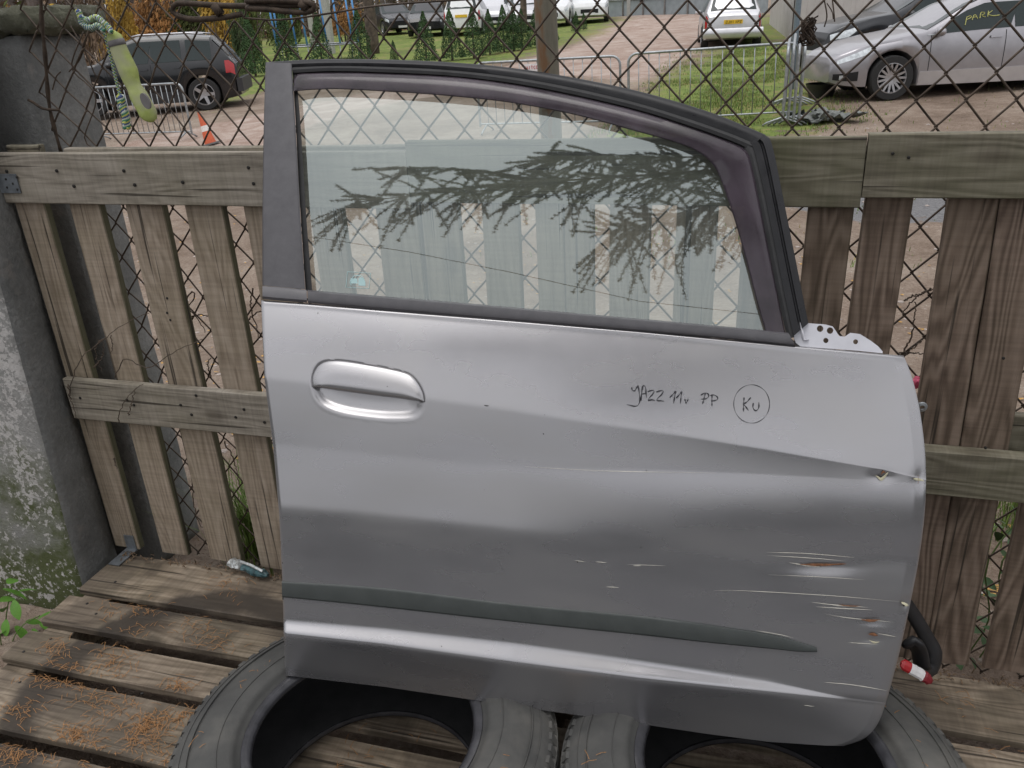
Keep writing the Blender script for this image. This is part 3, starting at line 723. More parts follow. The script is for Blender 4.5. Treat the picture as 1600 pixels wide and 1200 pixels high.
# window glass: one curved sheet
ga = smooth_line([(458,112,0),(600,112,0),(800,129,0),(1000,172,0),(1170,234,0)], 40)
gb = smooth_line([(484,458,0),(660,473,0),(840,488,0),(1030,505,0),(1238,524,0)], 40)
R = []
for k in range(25):
    u = k/24; R.append([DF(a.x+(b.x-a.x)*u, a.y+(b.y-a.y)*u, -.019) for a, b in zip(ga, gb)])
mb = MB(); mb.grid(R); mb.build('window_glass', M['glass'], door, True)
# wind deflector
V_out = [(458,142),(459,122),(464,116),(480,114.5),(560,114),(700,120),(800,132),(900,151),(1000,175),(1080,200),(1140,222),(1164,234),(1173,252),(1187,318),(1203,400),(1217,470),(1229,527)]
V_in  = [(461,143),(480,141),(500,140),(530,139.5),(600,143),(700,150),(800,161),(900,180),(1000,207),(1050,221),(1080,232),(1105,248),(1124,275),(1148,345),(1168,415),(1182,470),(1196,517)]
ribbon(V_out, V_in, -.002, [(0,-.004),(.06,.002),(.3,.0045),(.6,.005),(.94,.003),(1,.0),(.94,.001),(.6,.003),(.3,.0025),(.06,.0)], M['visor'], 'wind_deflector', seg=110)
# white hinge bracket
bo = [(1235,501),(1246,503),(1263,505),(1290,507),(1301,510),(1306,517),(1311,525),(1320,526),(1329,520),(1344,522),(1360,532),(1372,541),(1379,549),(1379,552),(1340,548),(1300,545),(1246,541),(1241,530)]
bm = bmesh.new(); holes = ((1281.5,513.5,5.2),(1297,516.5,5.2),(1290.5,532,4.2),(1337,534,4.0)); loops = [[(x, y) for x, y in bo]]
for hx, hy, hr in holes: loops.append([(hx+hr*math.cos(k*math.pi/6), hy+hr*math.sin(k*math.pi/6)) for k in range(12)])
edges = []
for lp in loops:
    vs = [bm.verts.new(dray(x, y, -.012)) for x, y in lp]; edges += [bm.edges.new((vs[i], vs[(i+1) % len(vs)])) for i in range(len(vs))]
bmesh.ops.triangle_fill(bm, use_beauty=True, use_dissolve=False, edges=edges)
ret = bmesh.ops.extrude_face_region(bm, geom=bm.faces[:])
for e in ret['geom']:
    if isinstance(e, bmesh.types.BMVert): e.co -= DN*.003
bmesh.ops.recalc_face_normals(bm, faces=bm.faces)
me = bpy.data.meshes.new('hinge_bracket'); bm.to_mesh(me); bm.free(); me.materials.append(M['white_paint']); link('hinge_bracket', me, door)
mb = MB()
for px, py, w in ((1252,512,4),(1249,520,3)):
    a = dray(px, py, -.010)
mb.tube([dray(1251,504,-.009), dray(1254,520,-.006), dray(1256,531,-.008), dray(1263,531,-.010)], .0022, 6)
mb.build('bracket_rib', M['white_paint'], door, True)
# side moulding
mo = [(440,908),(600,919),(800,943),(1000,962),(1100,975),(1200,990),(1250,1003),(1276,1011)]
mi_ = [(441,937),(600,954),(800,976),(1000,997),(1100,1008),(1200,1017),(1250,1021),(1277,1020)]
def panel_n(x, y):
    best = None
    for r0_, r1_, a_, b_ in zip(rows, rows[1:], N, N[1:]):
        i = min(NC-1, max(0, int((x-Lx(y))/(Rx(y)-Lx(y))*NC))); ya, yb = r0_[i][1], r1_[i][1]
        if ya <= y <= yb: return (a_[i]+(b_[i]-a_[i])*(y-ya)/max(1e-6, yb-ya))/1000
    return .01
a = smooth_line([(x, y, 0) for x, y in mo], 80); b = smooth_line([(x, y, 0) for x, y in mi_], 80); R = []
for u, h in ((0,-.004),(0,.001),(.06,.0035),(.12,.0042),(.5,.0052),(.78,.0060),(.82,.0058),(.88,-.0015),(1,-.002),(1,-.004)):
    row = []
    for k, (p, q) in enumerate(zip(a, b)):
        x, y = p.x+(q.x-p.x)*u, p.y+(q.y-p.y)*u; sc = .8 if k < 50 else .8+.5*math.sin((k-50)/29*math.pi)
        row.append(dray(x, y, panel_n(x, y)+h*sc))
    R.append(row)
mb = MB(); mb.grid(R+[R[0]]); mb.add([r[-1] for r in R], [tuple(range(len(R)))]); mb.add([r[0] for r in R], [tuple(range(len(R)))])
mb.build('side_moulding', M['mould'], door, True, 45)
# door handle: cup + flap

# flap of the handle
top_ = [(487,602),(488,590),(493,577.5),(501.5,568),(516,563.6),(540,564.5),(590,572.5),(629,581),(644,588),(654,600),(661,614),(663,626)]
bot_ = [(488,604),(500,606),(530,610.5),(560,614.5),(590,618.5),(620,622),(645,625.5),(662,627.5)]
ta = smooth_line([(x, y, 0) for x, y in top_], 50); tb = smooth_line([(x, y, 0) for x, y in bot_], 50)
def skin(x, y): return panel_n(x, y)
R = []
for u, h in ((0,-.008),(0,-.0005),(.04,.0012),(.15,.0028),(.4,.0055),(.72,.0075),(.86,.0075),(.93,.0055),(.99,.003),(1.0,.0),(1,-.008)):
    row = []
    for k, (p, q) in enumerate(zip(ta, tb)):
        x, y = p.x+(q.x-p.x)*u, p.y+(q.y-p.y)*u; e = min(1, min(k, 49-k)/5+.15); hh = h if h < 0 else h*e**.5
        row.append(dray(x, y, skin(x, y)+hh))
    R.append(row)
hd = MB(); hd.grid(R+[R[0]]); ho = hd.build('door_handle', M['paint'], door, True, 50)
# black felt-pen writing: JAZZ 11v PP, and KU in a ring
t = NT('felt_pen'); t.set(Base_Color=(.02,.02,.025), Roughness=.5); M['pen'] = t.m
def q4(pts, ox=800, oy=600, s=.25): return [(ox+x*s, oy+y*s) for x, y in pts]
strokes = [[(748,20),(752,38),(768,40),(786,8)],[(786,8),(794,45),(798,85),(795,120),(775,138),(745,134),(718,128)],[(806,104),(810,60),(816,18),(826,9),(836,25),(838,60),(842,84)],[(811,62),(840,58)],
 [(848,48),(870,40),(888,42),(880,62),(862,82),(852,102),(875,98),(895,104)],[(902,50),(925,42),(946,44),(934,66),(915,84),(906,102),(930,104),(950,108)],
 [(986,84),(1008,62),(1022,44),(1016,80),(1010,120)],[(1026,88),(1046,66),(1060,48),(1056,84),(1052,122)],[(1080,94),(1088,118),(1102,92)],
 [(1208,58),(1200,90),(1191,126)],[(1180,70),(1205,56),(1226,62),(1228,80),(1210,92),(1180,94)],[(1250,74),(1249,110),(1250,140)],[(1240,72),(1262,68),(1282,80),(1284,96),(1262,104),(1244,106)],
 [(1450,84),(1448,130),(1446,172)],[(1492,84),(1470,110),(1450,126),(1462,142),(1478,166)],[(1508,118),(1506,145),(1516,163),(1530,164),(1542,148),(1543,114)]]
ring = [(1174.5+28*math.cos(a), 631+30*math.sin(a)) for a in [k*2*math.pi/40 for k in range(41)]]
mb = MB()
for sk, w in [(q4(s_), .0013) for s_ in strokes]+[(ring, .0007)]:
    c = smooth_line([(x, y, 0) for x, y in sk], 26 if len(sk) < 20 else 60)
    mb.tube([dray(p.x, p.y, panel_n(p.x, p.y)+.0006) for p in c], [w*(.8+.35*math.sin(i*.7)) for i in range(len(c))], 5, flat=1)
pen = mb.build('pen_writing', M['pen'], door); pen['kind'] = 'stuff'; pen['label'] = 'black felt-pen writing JAZZ 11v PP and KU in a ring'
# scratches and chips
M['scr'] = plain('bared_metal_scratch', (.50,.48,.42), .4, .3, var=.2); M['rustchip'] = plain('rust_chip', (.17,.075,.035), .9, var=.5, scale=200)
M['chip'] = plain('dark_chip', (.03,.028,.026), .8); M['yel'] = plain('old_filler_edge', (.50,.47,.33), .7, var=.3, scale=200)
def mark(name, px, w, mat, lift=.0005, n=14):
    c = smooth_line([(x, y, 0) for x, y in px], n); up = []; dn = []
    for i, p in enumerate(c):
        ww = w*math.sin(math.pi*(i+.4)/(n-.2))*(1+.5*noise.noise(Vector((p.x/3, p.y, 1))))*.5
        up.append(dray(p.x, p.y-ww, panel_n(p.x, p.y)+lift)); dn.append(dray(p.x, p.y+ww, panel_n(p.x, p.y)+lift))
    mid = [(a+b)/2+DN*.0003 for a, b in zip(up, dn)]
    mb = MB(); mb.grid([up, mid, dn]); return mb.build(name, M[mat], door)
for px, w in (([(1198,863),(1260,865),(1335,871)],1.4),([(1200,868),(1280,873),(1322,877)],1.1),([(1233,879),(1262,884),(1282,886)],2),([(1268,941),(1310,946),(1356,949)],1.8),([(1275,948),(1320,951),(1362,953)],1.5),
    ([(1290,960),(1330,966),(1395,972)],1.2),([(1372,990),(1400,995)],1.8),([(1325,1004),(1372,1007)],1.2),([(1288,1066),(1330,1070),(1386,1079)],1.6),([(1115,923),(1160,923),(1300,931),(1405,940)],1.0),
    ([(1180,985),(1220,992),(1240,997)],1.2),([(947,917),(967,918)],1.4),([(1256,1102),(1272,1104)],1),([(820,729),(950,736),(1120,739)],.8),([(898,876),(915,878)],.9),([(930,878),(948,879)],.9),([(989,884),(1002,884)],1),([(980,882),(1040,884)],.6),([(1200,898),(1290,902),(1350,906)],.9)): mark('scratch', px, w, 'scr')
for px, w in (([(1250,882),(1290,882.5),(1322,881)],4.2),([(1345,968),(1362,970),(1375,968)],4),([(1357,991),(1364,991),(1372,993)],5),([(1310,945),(1330,947),(1345,947)],2),([(1376,742),(1380,737),(1384,739)],4),([(1434,741),(1435,750),(1434,757)],7)): mark('rust_spot', px, w, 'rustchip', .0008, 10)
for px, w in (([(1368,743),(1378,748),(1388,738)],6),([(1427,748),(1440,750),(1444,752)],4),([(1408,941),(1413,944),(1420,946)],6),([(1358,1000),(1366,1004),(1374,1003)],3)): mark('paint_chip', px, w, 'yel', .0004, 10)
for px, w in (([(1372,742),(1376,745),(1379,744)],3),([(1410,944),(1412,946),(1414,946)],3),([(756,633),(760,634),(764,634)],1.8),([(638,618),(641,618.5),(644,618)],2.2),([(848,677),(849,678),(850,678)],2.5),([(1009,734),(1010,735.5),(1011,736)],2.2),([(901,877),(902,878),(903,878)],2.5),([(689,1009),(690,1010),(691,1010)],1.5)): mark('paint_chip', px, w, 'chip', .0007, 8)
# sticker in the lower corner of the window: a small car outline in a frame
t = NT('window_print'); t.set(Base_Color=(.42,.60,.60), Roughness=.6); M['print'] = t.m
def wline(pts, w): 
    c = smooth_line([(x, y, 0) for x, y in pts], max(8, 4*len(pts))) if len(pts) > 2 else [Vector((*p, 0)) for p in pts]
    smk.tube([DF(p.x, p.y, -.0182) for p in c], w, 4)
smk = MB()
for a_, b_ in (((543,424.5),(579,427)),((579,427),(576.5,451)),((576.5,451),(540.5,448.5)),((540.5,448.5),(543,424.5))): wline([a_, b_], .0006)
wline([(549,446),(547,441),(549,436),(551,434),(554,431),(564,431),(567,434)], .0009)
def wpoly(pts): smk.add([DF(x, y, -.0180) for x, y in pts], [tuple(range(len(pts)))])
wpoly([(548,435),(558,435),(559,443),(548,443)]); wpoly([(562,433),(568,434),(571,440),(571,447),(560,446),(560,436)])
o = smk.build('window_print', M['print'], door); o['kind'] = 'stuff'
# dirt splashes on the pillar cover, plug at the front edge
mb = MB(); c = dray(1441, 637, -.02)
mb.lathe([(.0045,.0),(.0085,.001),(.0095,.004),(.0085,.006),(.005,.006),(.0045,.003)], 16, axis='Y', closed=True)
o = mb.build('edge_plug', M['galv'], door, True, 40, False); o.location = c-door.location
# ================================================================== TYRES
t = NT('worn_tyre_rubber'); v = t.coord((1,1,1), False); a = t.noise(v, 7, 8, .65, .4); b = t.noise(v, 90, 4, .6)
t.set(Base_Color=t.mix(t.ramp(t.noise(v, 3, 5, .6), [(.45, 0), (.65, .75)]), t.ramp(a, [(.3, (.042,.042,.041)), (.7, (.085,.084,.078))]), (.17,.16,.14)), Roughness=.72); t.bump(t.math('ADD', a, b), .35, .002); M['tyre'] = t.m
M['bead'] = plain('smooth_bead_rubber', (.045,.045,.05), .22, var=.3)
M['liner'] = plain('inner_liner_rubber', (.010,.010,.011), .8, var=.4)
def tyre(name, label, cat, loc, R, w, ri, rot=0, group=None):
    th = thing(name, label, cat, loc, (0, 0, rot), group)
    tw = w*.36
    out = [(ri+.004,w-.030),(ri+.016,w-.020),(ri+.028,w-.012),(ri+.030,w-.006),(ri+.038,w-.0035),(ri+.052,w-.001),(ri+.066,w),(ri+.082,w-.003),(R-.030,w-.020),(R-.018,w-.030)]
    side = [(R-.012,w-.036),(R-.010,w-.040),(R-.016,w-.041),(R-.016,w-.044),(R-.006,w-.048)]
    bot = [(p[0], w-p[1]) for p in (side+[])[::-1]]; bo2 = [(p[0], w-p[1]) for p in out[::-1]]
    inner = [(R-.045,.05),(R-.022,.08),(R-.02,w/2),(R-.022,w-.08),(R-.045,w-.05),(ri+.04,w-.035)]
    mb = MB(); mb.lathe(out+side+bot+bo2, 96)
    mb.build('sidewalls', M['tyre'], th, True, 60, False)
    mb = MB(); mb.lathe([(ri+.004,.030),(ri+.02,.033),(ri+.045,.04)]+inner+[(ri+.045,w-.03),(ri+.02,w-.026),(ri+.004,w-.028)], 96); mb.build('inner_liner', M['liner'], th, True, 60, False)
    # tread with grooves
    mb = MB(); P = [(R-.014,w-.044)]
    z = w-.048; n = 5; gw = .007; bw = (w-.096-gw*(n-1))/n
    for k in range(n):
        P += [(R-.001*(abs(k-2)), z),(R-.001*(abs(k-2)), z-bw)]; z -= bw
        if k < n-1: P += [(R-.008, z-.001),(R-.008, z-gw+.001)]; z -= gw
    P += [(R-.014,.044)]
    mb.lathe(P, 96); mb.build('tread', M['tyre'], th, False, None, False)
    # shoulder blocks
    bl = MB()
    for k in range(84):
        a = k*2*math.pi/84; da = .6*2*math.pi/84
        for z0, z1, r0_, r1_ in ((w-.052,w-.030,R-.0012,R-.012),(.030,.052,R-.012,R-.0012)):
            q = []
            for aa, zz, rr in ((a,z0,r0_),(a+da,z0,r0_),(a+da+.01,z1,r1_),(a+.01,z1,r1_)):
                q.append((rr*math.cos(aa), rr*math.sin(aa), zz)); q.append(((rr-.008)*math.cos(aa), (rr-.008)*math.sin(aa), zz))
            bl.add(q, [(0,2,4,6),(0,1,3,2),(2,3,5,4),(4,5,7,6),(6,7,1,0)])
    o = bl.build('tread_block', M['tyre'], th, False, None, False); o['kind'] = 'stuff'
    for z in (w-.028, .028):
        mb = MB(); s_ = 1 if z > w/2 else -1
        mb.lathe([(ri+.002,z-.006*s_),(ri-.001,z+.0),(ri+.002,z+.008*s_),(ri+.010,z+.013*s_),(ri+.018,z+.012*s_),(ri+.022,z+.004*s_)], 96, closed=True)
        mb.build('bead', M['bead'], th, True, 50, False)
    for rr, zz in ((ri+.058, w), (R-.050, w-.0105), (R-.034, w-.0185)):
        mb = MB(); mb.lathe([(rr,zz-.003),(rr+.0005,zz+.0012),(rr+.0018,zz+.0012),(rr+.0025,zz-.003)], 96, closed=True); mb.build('sidewall_ring', M['tyre'], th, True, 40, False)
    return th
tyre('tyre', 'worn black tyre lying flat under the left bottom corner of the door', 'tyre', (-.652, -.640, .1455), .376, .232, .212, .1, 'tyres under the door')
tyre('tyre', 'worn black tyre lying flat under the right bottom corner of the door', 'tyre', (.090, -.545, .1455), .368, .230, .212, .5, 'tyres under the door')
# ================================================================== SMALL THINGS
# orange pine needles on the boards and tyres
M['needle'] = plain('dead_larch_needle', (.29,.145,.055), .8, var=.45, scale=300)
nv, nf = [], []
def needle(c, L, a, el, w=.0006):
    d = Vector((math.cos(a)*math.cos(el), math.sin(a)*math.cos(el), math.sin(el))); s = d.cross(Vector((0,0,1))).normalized()*w; up = Vector((0,0,w*1.4))
    b = len(nv); p0, p1 = c-d*L/2, c+d*L/2; mid = c+Vector((0,0,L*.08))
    nv.extend([p0-s, p0+s, mid-s+up, mid+s+up, p1-s, p1+s]); nf.extend([(b,b+1,b+3,b+2),(b+2,b+3,b+5,b+4)])
def board_top(p):
    for y0, y1 in ybs:
        if y0 < p.y < y1 and -1.8 < p.x < 1: return .1445
    return None
cl_px = [(85,1015,26,60),(95,1050,40,110),(130,1060,30,130),(60,1060,30,60),(200,1000,55,70),(240,1130,40,150),(215,1150,45,110),(120,1150,40,130),(285,1120,40,90),(30,1110,40,60),(230,960,40,40),(310,985,50,60),(180,1040,45,90),(280,1075,30,80),(160,1100,60,120),(60,1170,60,110),(360,920,50,40),(20,1180,30,60),(160,1190,50,60),(185,955,40,30),(330,1010,50,50),(250,1180,40,50),(1500,1100,50,15),(1560,1160,40,15),(560,1190,80,25),(640,1150,60,15)]
for x, y, r, n in cl_px:
    for _ in range(int(n*.85)):
        px, py = x+random.gauss(0, r*.45), y+random.gauss(0, r*.28); p = onZ(px, py, .1447); z = board_top(p)
        if z is None: continue
        p.z = z+random.random()**2*.009; needle(p, random.uniform(.012,.028), random.uniform(0, 6.28), random.gauss(0, .16))
for cx, cy, n in ((-.655,-.675,70),(.085,-.565,45)):
    for _ in range(n):
        a = random.uniform(0, 6.28); r = random.uniform(.275, .31); needle(Vector((cx+r*math.cos(a), cy+r*math.sin(a), .374)), random.uniform(.012,.03), random.uniform(0,6.28), random.gauss(0,.08))
o = link('pine_needles', raw_mesh('pine_needles', nv, nf, M['needle'])); tag(o, 'orange brown larch needles scattered over the wet pallet boards', 'pine needles', kind='stuff')
# long dead blades and crumbs at the fence foot
M['crumb'] = plain('leaf_litter', (.13,.085,.05), .9, var=.6, scale=90)
nv, nf = [], []
for _ in range(1500):
    x = random.uniform(-1.78, 1.0); y = random.gauss(.0, .018) if random.random() < .6 else random.uniform(.05, .45)
    needle(Vector((x, y if y < .05 else y, (.147 if y < 0 else .012)+random.random()*.006)), random.uniform(.006,.022), random.uniform(0,6.28), random.gauss(0,.3), .0016)
o = link('leaf_litter', raw_mesh('leaf_litter', nv, nf, M['crumb'])); tag(o, 'brown crumbs of leaf litter along the foot of the pallet fence', 'leaf litter', kind='stuff')
# crushed foil pack between the slats and the door
M['foil'] = plain('crushed_foil', (.50,.52,.52), .3, .6, var=.4, scale=120); M['foil_b'] = plain('printed_card_blue', (.04,.09,.10), .5, var=.7, scale=80)
ck = thing('crushed_packet', 'crushed silver and blue drinks packet lying at the foot of the left slats', 'litter', onZ(390, 893, .16))
c = onZ(388, 888, .165); ax = (onZ(415, 897, .165)-onZ(360, 878, .165)); L = ax.length; ax.normalize(); sd_ = Vector((-ax.y, ax.x, 0))
def crush(u0, u1, r, mat, name, seed):
    rows = []
    for k in range(9):
        u = u0+(u1-u0)*k/8; row = []
        for j in range(12):
            a = j*math.pi/6; q = Vector((u*9, math.cos(a)*1.4, math.sin(a)*1.4+seed)); rr = r*(1+.55*noise.noise(q*1.7))*(.35 if k in (0, 8) else 1)
            row.append(c+ax*(u-.5)*L+sd_*math.cos(a)*rr+Vector((0,0,1))*math.sin(a)*rr*.75)
        rows.append(row)
    mb = MB(); mb.grid(rows, closed=True); n = 12; mb.f += [tuple(range(n)), tuple(range(8*n, 9*n))]; mb.mi += [0, 0]
    mb.build(name, M[mat], ck)
crush(-.05, .35, .016, 'foil', 'foil_end', 1); crush(.3, 1.05, .014, 'foil_b', 'card_sleeve', 5)
mb = MB(); mb.tube([c+ax*(-.2)*L+Vector((0,0,.016)), c+ax*.1*L+Vector((0,-.004,.02)), c+ax*.45*L+Vector((0,-.006,.014))], .004, 6, flat=.3); mb.build('foil_fold', M['foil'], ck)
# red and white packet at the right
M['red'] = plain('red_print', (.45,.02,.025), .4); M['whitec'] = plain('white_card', (.75,.73,.73), .5); M['redk'] = plain('dark_red_print', (.20,.012,.02), .4)
rk = thing('sweet_packet', 'small red and white sweet packet wedged beside the right tyre', 'packet', onY(1432, 1050, -.10))
a = onY(1408, 1037, -.235); b = onY(1457, 1064, -.225); pts = [a.lerp(b, k/10) for k in range(11)]
for k0, k1, mt, nm in ((0, 3, 'red', 'red_end'), (3, 7, 'whitec', 'white_middle'), (7, 10, 'redk', 'dark_red_end')):
    mb = MB(); seg = [pts[k]+Vector((random.uniform(-.002,.002),0,random.uniform(-.002,.002))) for k in range(k0, k1+1)]
    mb.tube(seg, [.0115*(.5 if k in (0, 10) else 1) for k in range(k0, k1+1)], 8, flat=.45); mb.build(nm, M[mt], rk)
# black rubber strap hanging behind the door
rs = thing('rubber_strap', 'black rubber door strap looping down behind the right edge of the door', 'rubber strap', onY(1440, 1000, -.06))
mb = MB(); pts = smooth_line([onY(1402, 925, -.13), onY(1428, 962, -.12), onY(1450, 1000, -.12), onY(1461, 1022, -.125), onY(1455, 1045, -.14), onY(1442, 1040, -.16), onY(1430, 1015, -.17), onY(1424, 1005, -.17)], 30)
mb.tube(pts, [.018*(1-.02*abs(i-15)*.5) for i in range(30)], 10, flat=.55); mb.build('strap_loop', M['black'], rs, True)
mb = MB(); mb.tube(smooth_line([onY(1418, 1008, -.20), onY(1428, 1000, -.20), onY(1436, 1015, -.19), onY(1440, 1040, -.19)], 12), .02, 9, flat=.5); mb.build('strap_fold', M['black'], rs, True)
# pink scrap in the mesh
M['pink'] = plain('pink_plastic', (.75,.12,.22), .5)
mb = MB(); c = onY(1434, 598, .085)
mb.lathe([(0,-.014),(.008,-.011),(.0125,-.002),(.011,.007),(.004,.013),(0,.014)], 8, axis='Z')
o = mb.build('pink_scrap', M['pink'], None, False, None, False); o.location = c; o.rotation_euler = (.3,.4,.2)
for v in o.data.vertices: v.co *= 1+.35*noise.noise(v.co*200)
tag(o, 'crumpled bright pink plastic scrap stuck between door edge and brown slat', 'plastic scrap')
# weed at the left
M['leaf'] = plain('fresh_leaf', (.11,.26,.035), .5, var=.3, scale=40, Subsurface_Weight=0)
M['leaf_dark'] = plain('dark_leaf', (.035,.085,.018), .55, var=.35, scale=40)
M['stem'] = plain('weed_stem', (.10,.16,.04), .7)
def leaf_mesh(name, mat, L=1, w=.5):
    mb = MB(); rows = []
    for k in range(6):
        u = k/5; ww = w*math.sin(math.pi*min(1, u*.92+.06))**.8*.5; z = -.25*u*u
        rows.append([(u*L, -ww, z+.10*ww), (u*L, 0, z-.02), (u*L, ww, z+.10*ww)])
    mb.grid(rows); me = mb.mesh(name, mat, True); return me
lm = {'leaf': leaf_mesh('leaf', M['leaf'], 1, .55), 'leaf_dark': leaf_mesh('leaf', M['leaf_dark'], 1, .55)}
def put_leaf(parent, p, size, az, tilt, kind='leaf', roll=0):
    o = link('leaf', lm[kind], parent, False); o.location = Vector(p)-parent.location; o.rotation_euler = (roll, tilt, az); o.scale = (size,)*3; return o
w1 = thing('weed_plant', 'bright green broad-leaved weed growing beside the mossy pillar at the left edge', 'weed', (-1.84, -.22, 0))
def ly(px, py, y): return onY(px, py, y)
mb = MB()
for q in ([(10,1050,-.26),(8,1000,-.25),(10,960,-.24),(18,915,-.22)],[(10,1050,-.26),(20,1000,-.28),(38,975,-.28),(62,962,-.28)],[(5,1040,-.3),(2,1010,-.3),(0,990,-.3)]):
    mb.tube(smooth_line([ly(*k) for k in q], 10), .0018, 5)
o = mb.build('stem', M['stem'], w1); o['kind'] = 'stuff'
for px, py, L, az, ti in ((4,920,.036,.4,.4),(22,938,.030,-.9,.8),(28,925,.026,1.2,.2),(5,950,.028,2.6,.5),(10,968,.026,-1.4,.9),(24,978,.034,-.2,.5),(8,985,.028,3.0,.4),(40,972,.022,.8,.3),(58,968,.026,1.0,-.3),(52,982,.024,-.8,.7),(6,1002,.034,-.9,.6),(2,1018,.030,.5,.3),(14,1022,.026,2.2,.7),(20,1000,.022,0,.5),(62,975,.018,.2,.5),(0,940,.03,1.6,.3),(12,912,.028,1.9,.2),(30,1008,.024,.9,.6),(0,1032,.03,-.3,.4)):
    put_leaf(w1, ly(px, py, -.26-random.uniform(-.02,.03)), L*1.9, az, ti, roll=random.uniform(-.5,.5))
w2 = thing('ivy_plant', 'dark leafy weed showing through the gap between the two right slats', 'weed', (.62, .3, 0))
mb = MB()
for k in range(5):
    x = .60+.03*k; mb.tube(smooth_line([(x, .25, 0), (x+.02, .22, .15), (x-.02, .20, .32), (x+.03, .24, .42)], 10), .002, 5)
o = mb.build('stem', M['stem'], w2); o['kind'] = 'stuff'
for k in range(110): put_leaf(w2, (random.uniform(.56,.78), random.uniform(.14,.4), random.uniform(.04,.46)), random.uniform(.025,.05), random.uniform(0,6.28), random.uniform(-.3,.8), 'leaf_dark', random.uniform(-.6,.6))
# grass tufts
M['blade'] = plain('grass_blade', (.13,.20,.04), .7, var=.4, scale=30); M['blade_dry'] = plain('dry_grass_blade', (.30,.24,.10), .8, var=.4, scale=30)
def blades(n, sampler, hmin, hmax, w):
    v, f = [], []
    for _ in range(n):
        x, y, z = sampler(); h = random.uniform(hmin, hmax); a = random.uniform(0, 6.28); l = random.uniform(.1, .7)*h
        d = Vector((math.cos(a), math.sin(a), 0)); s = Vector((-d.y, d.x, 0))*w*random.uniform(.6,1.2); b = len(v); p = Vector((x, y, z))
        q1 = p+d*l*.3+Vector((0,0,h*.6)); q2 = p+d*l+Vector((0,0,h))
        v.extend([p-s, p+s, q1+s*.7, q1-s*.7, q2]); f.extend([(b,b+1,b+2,b+3),(b+3,b+2,b+4)])
    return v, f
def tuft(spots):
    def smp():
        cx, cy, r = random.choice(spots); x, y = random.gauss(cx, r), random.gauss(cy, r); y = max(.13, y); return x, y, terrain(x, y)
    return smp
v, f = blades(2600, tuft([(-1.35,.34,.07),(-1.22,.40,.10),(-1.10,.36,.08),(-1.42,.50,.12),(-1.28,.30,.05),(-1.5,.3,.05),(.95,.9,.12)]), .08, .34, .0026)
tag(link('grass_tufts', raw_mesh('grass_tufts', v, f, M['blade'])), 'tall green grass growing up between the mesh and the left slats', 'grass', kind='stuff')
def lawn_sampler(kind, x0, x1, y0, y1):
    def smp():
        while True:
            y = y0+(y1-y0)*random.random()**1.5; x = random.uniform(x0, x1)
            g = mask('grass', x, y)
            k = .5+.5*noise.noise(Vector((x*.9, y*.9, 5)))+.35*noise.noise(Vector((x*3, y*3, 1)))
            if random.random() < (g+.02)*max(.03, min(1, (k-.38)*3)): return x, y, terrain(x, y)
    return smp
v, f = blades(22000, lawn_sampler(0, -2.5, 6, 5, 26), .015, .06, .006)
tag(link('lawn_grass', raw_mesh('lawn_grass', v, f, M['blade'])), 'short uneven grass around the steel barriers and parked cars', 'grass', kind='stuff')
v, f = blades(9000, lawn_sampler(0, -2.5, 6, 5, 24), .015, .05, .005)
tag(link('dry_grass', raw_mesh('dry_grass', v, f, M['blade_dry'])), 'dry yellowish blades mixed into the grass by the barriers', 'grass', kind='stuff')
# fallen leaves on the dirt
M['yleaf'] = plain('fallen_leaf', (.42,.24,.07), .8, var=.5, scale=60)
v, f = [], []
for _ in range(2600):
    y = .5+10*random.random()**1.6; x = random.uniform(-1.2*y-1, .6*y+1); z = terrain(x, y)+.006; s_ = random.uniform(.006,.018); a = random.uniform(0,6.28); b = len(v)
    for k in range(4): v.append((x+s_*math.cos(a+k*1.57), y+s_*.7*math.sin(a+k*1.57), z+random.uniform(0,.008)))
    f.append((b,b+1,b+2,b+3))
tag(link('fallen_leaves', raw_mesh('fallen_leaves', v, f, M['yleaf'])), 'small yellow brown leaves and chips scattered over the dirt yard', 'leaves', kind='stuff')
# stones
M['stone'] = plain('pale_stone', (.34,.29,.26), .9, var=.3, scale=30)
bm = bmesh.new(); bmesh.ops.create_icosphere(bm, subdivisions=1, radius=1); bv = [v.co.copy() for v in bm.verts]; bf = [tuple(v.index for v in f.verts) for f in bm.faces]; bm.free()
mb = MB()
for _ in range(1300):
    y = .5+11*random.random()**1.5; x = random.uniform(-1.2*y-1, .6*y+1); z = terrain(x, y); s_ = random.uniform(.006,.022)*(1+y*.05)
    mb.add([(x+q.x*s_*random.uniform(.7,1.2), y+q.y*s_, z+q.z*s_*.5) for q in bv], bf)
me = raw_mesh('stones', mb.v, mb.f, M['stone'], False)
tag(link('stones', me), 'small pale stones lying on the reddish dirt yard', 'stones', kind='stuff')
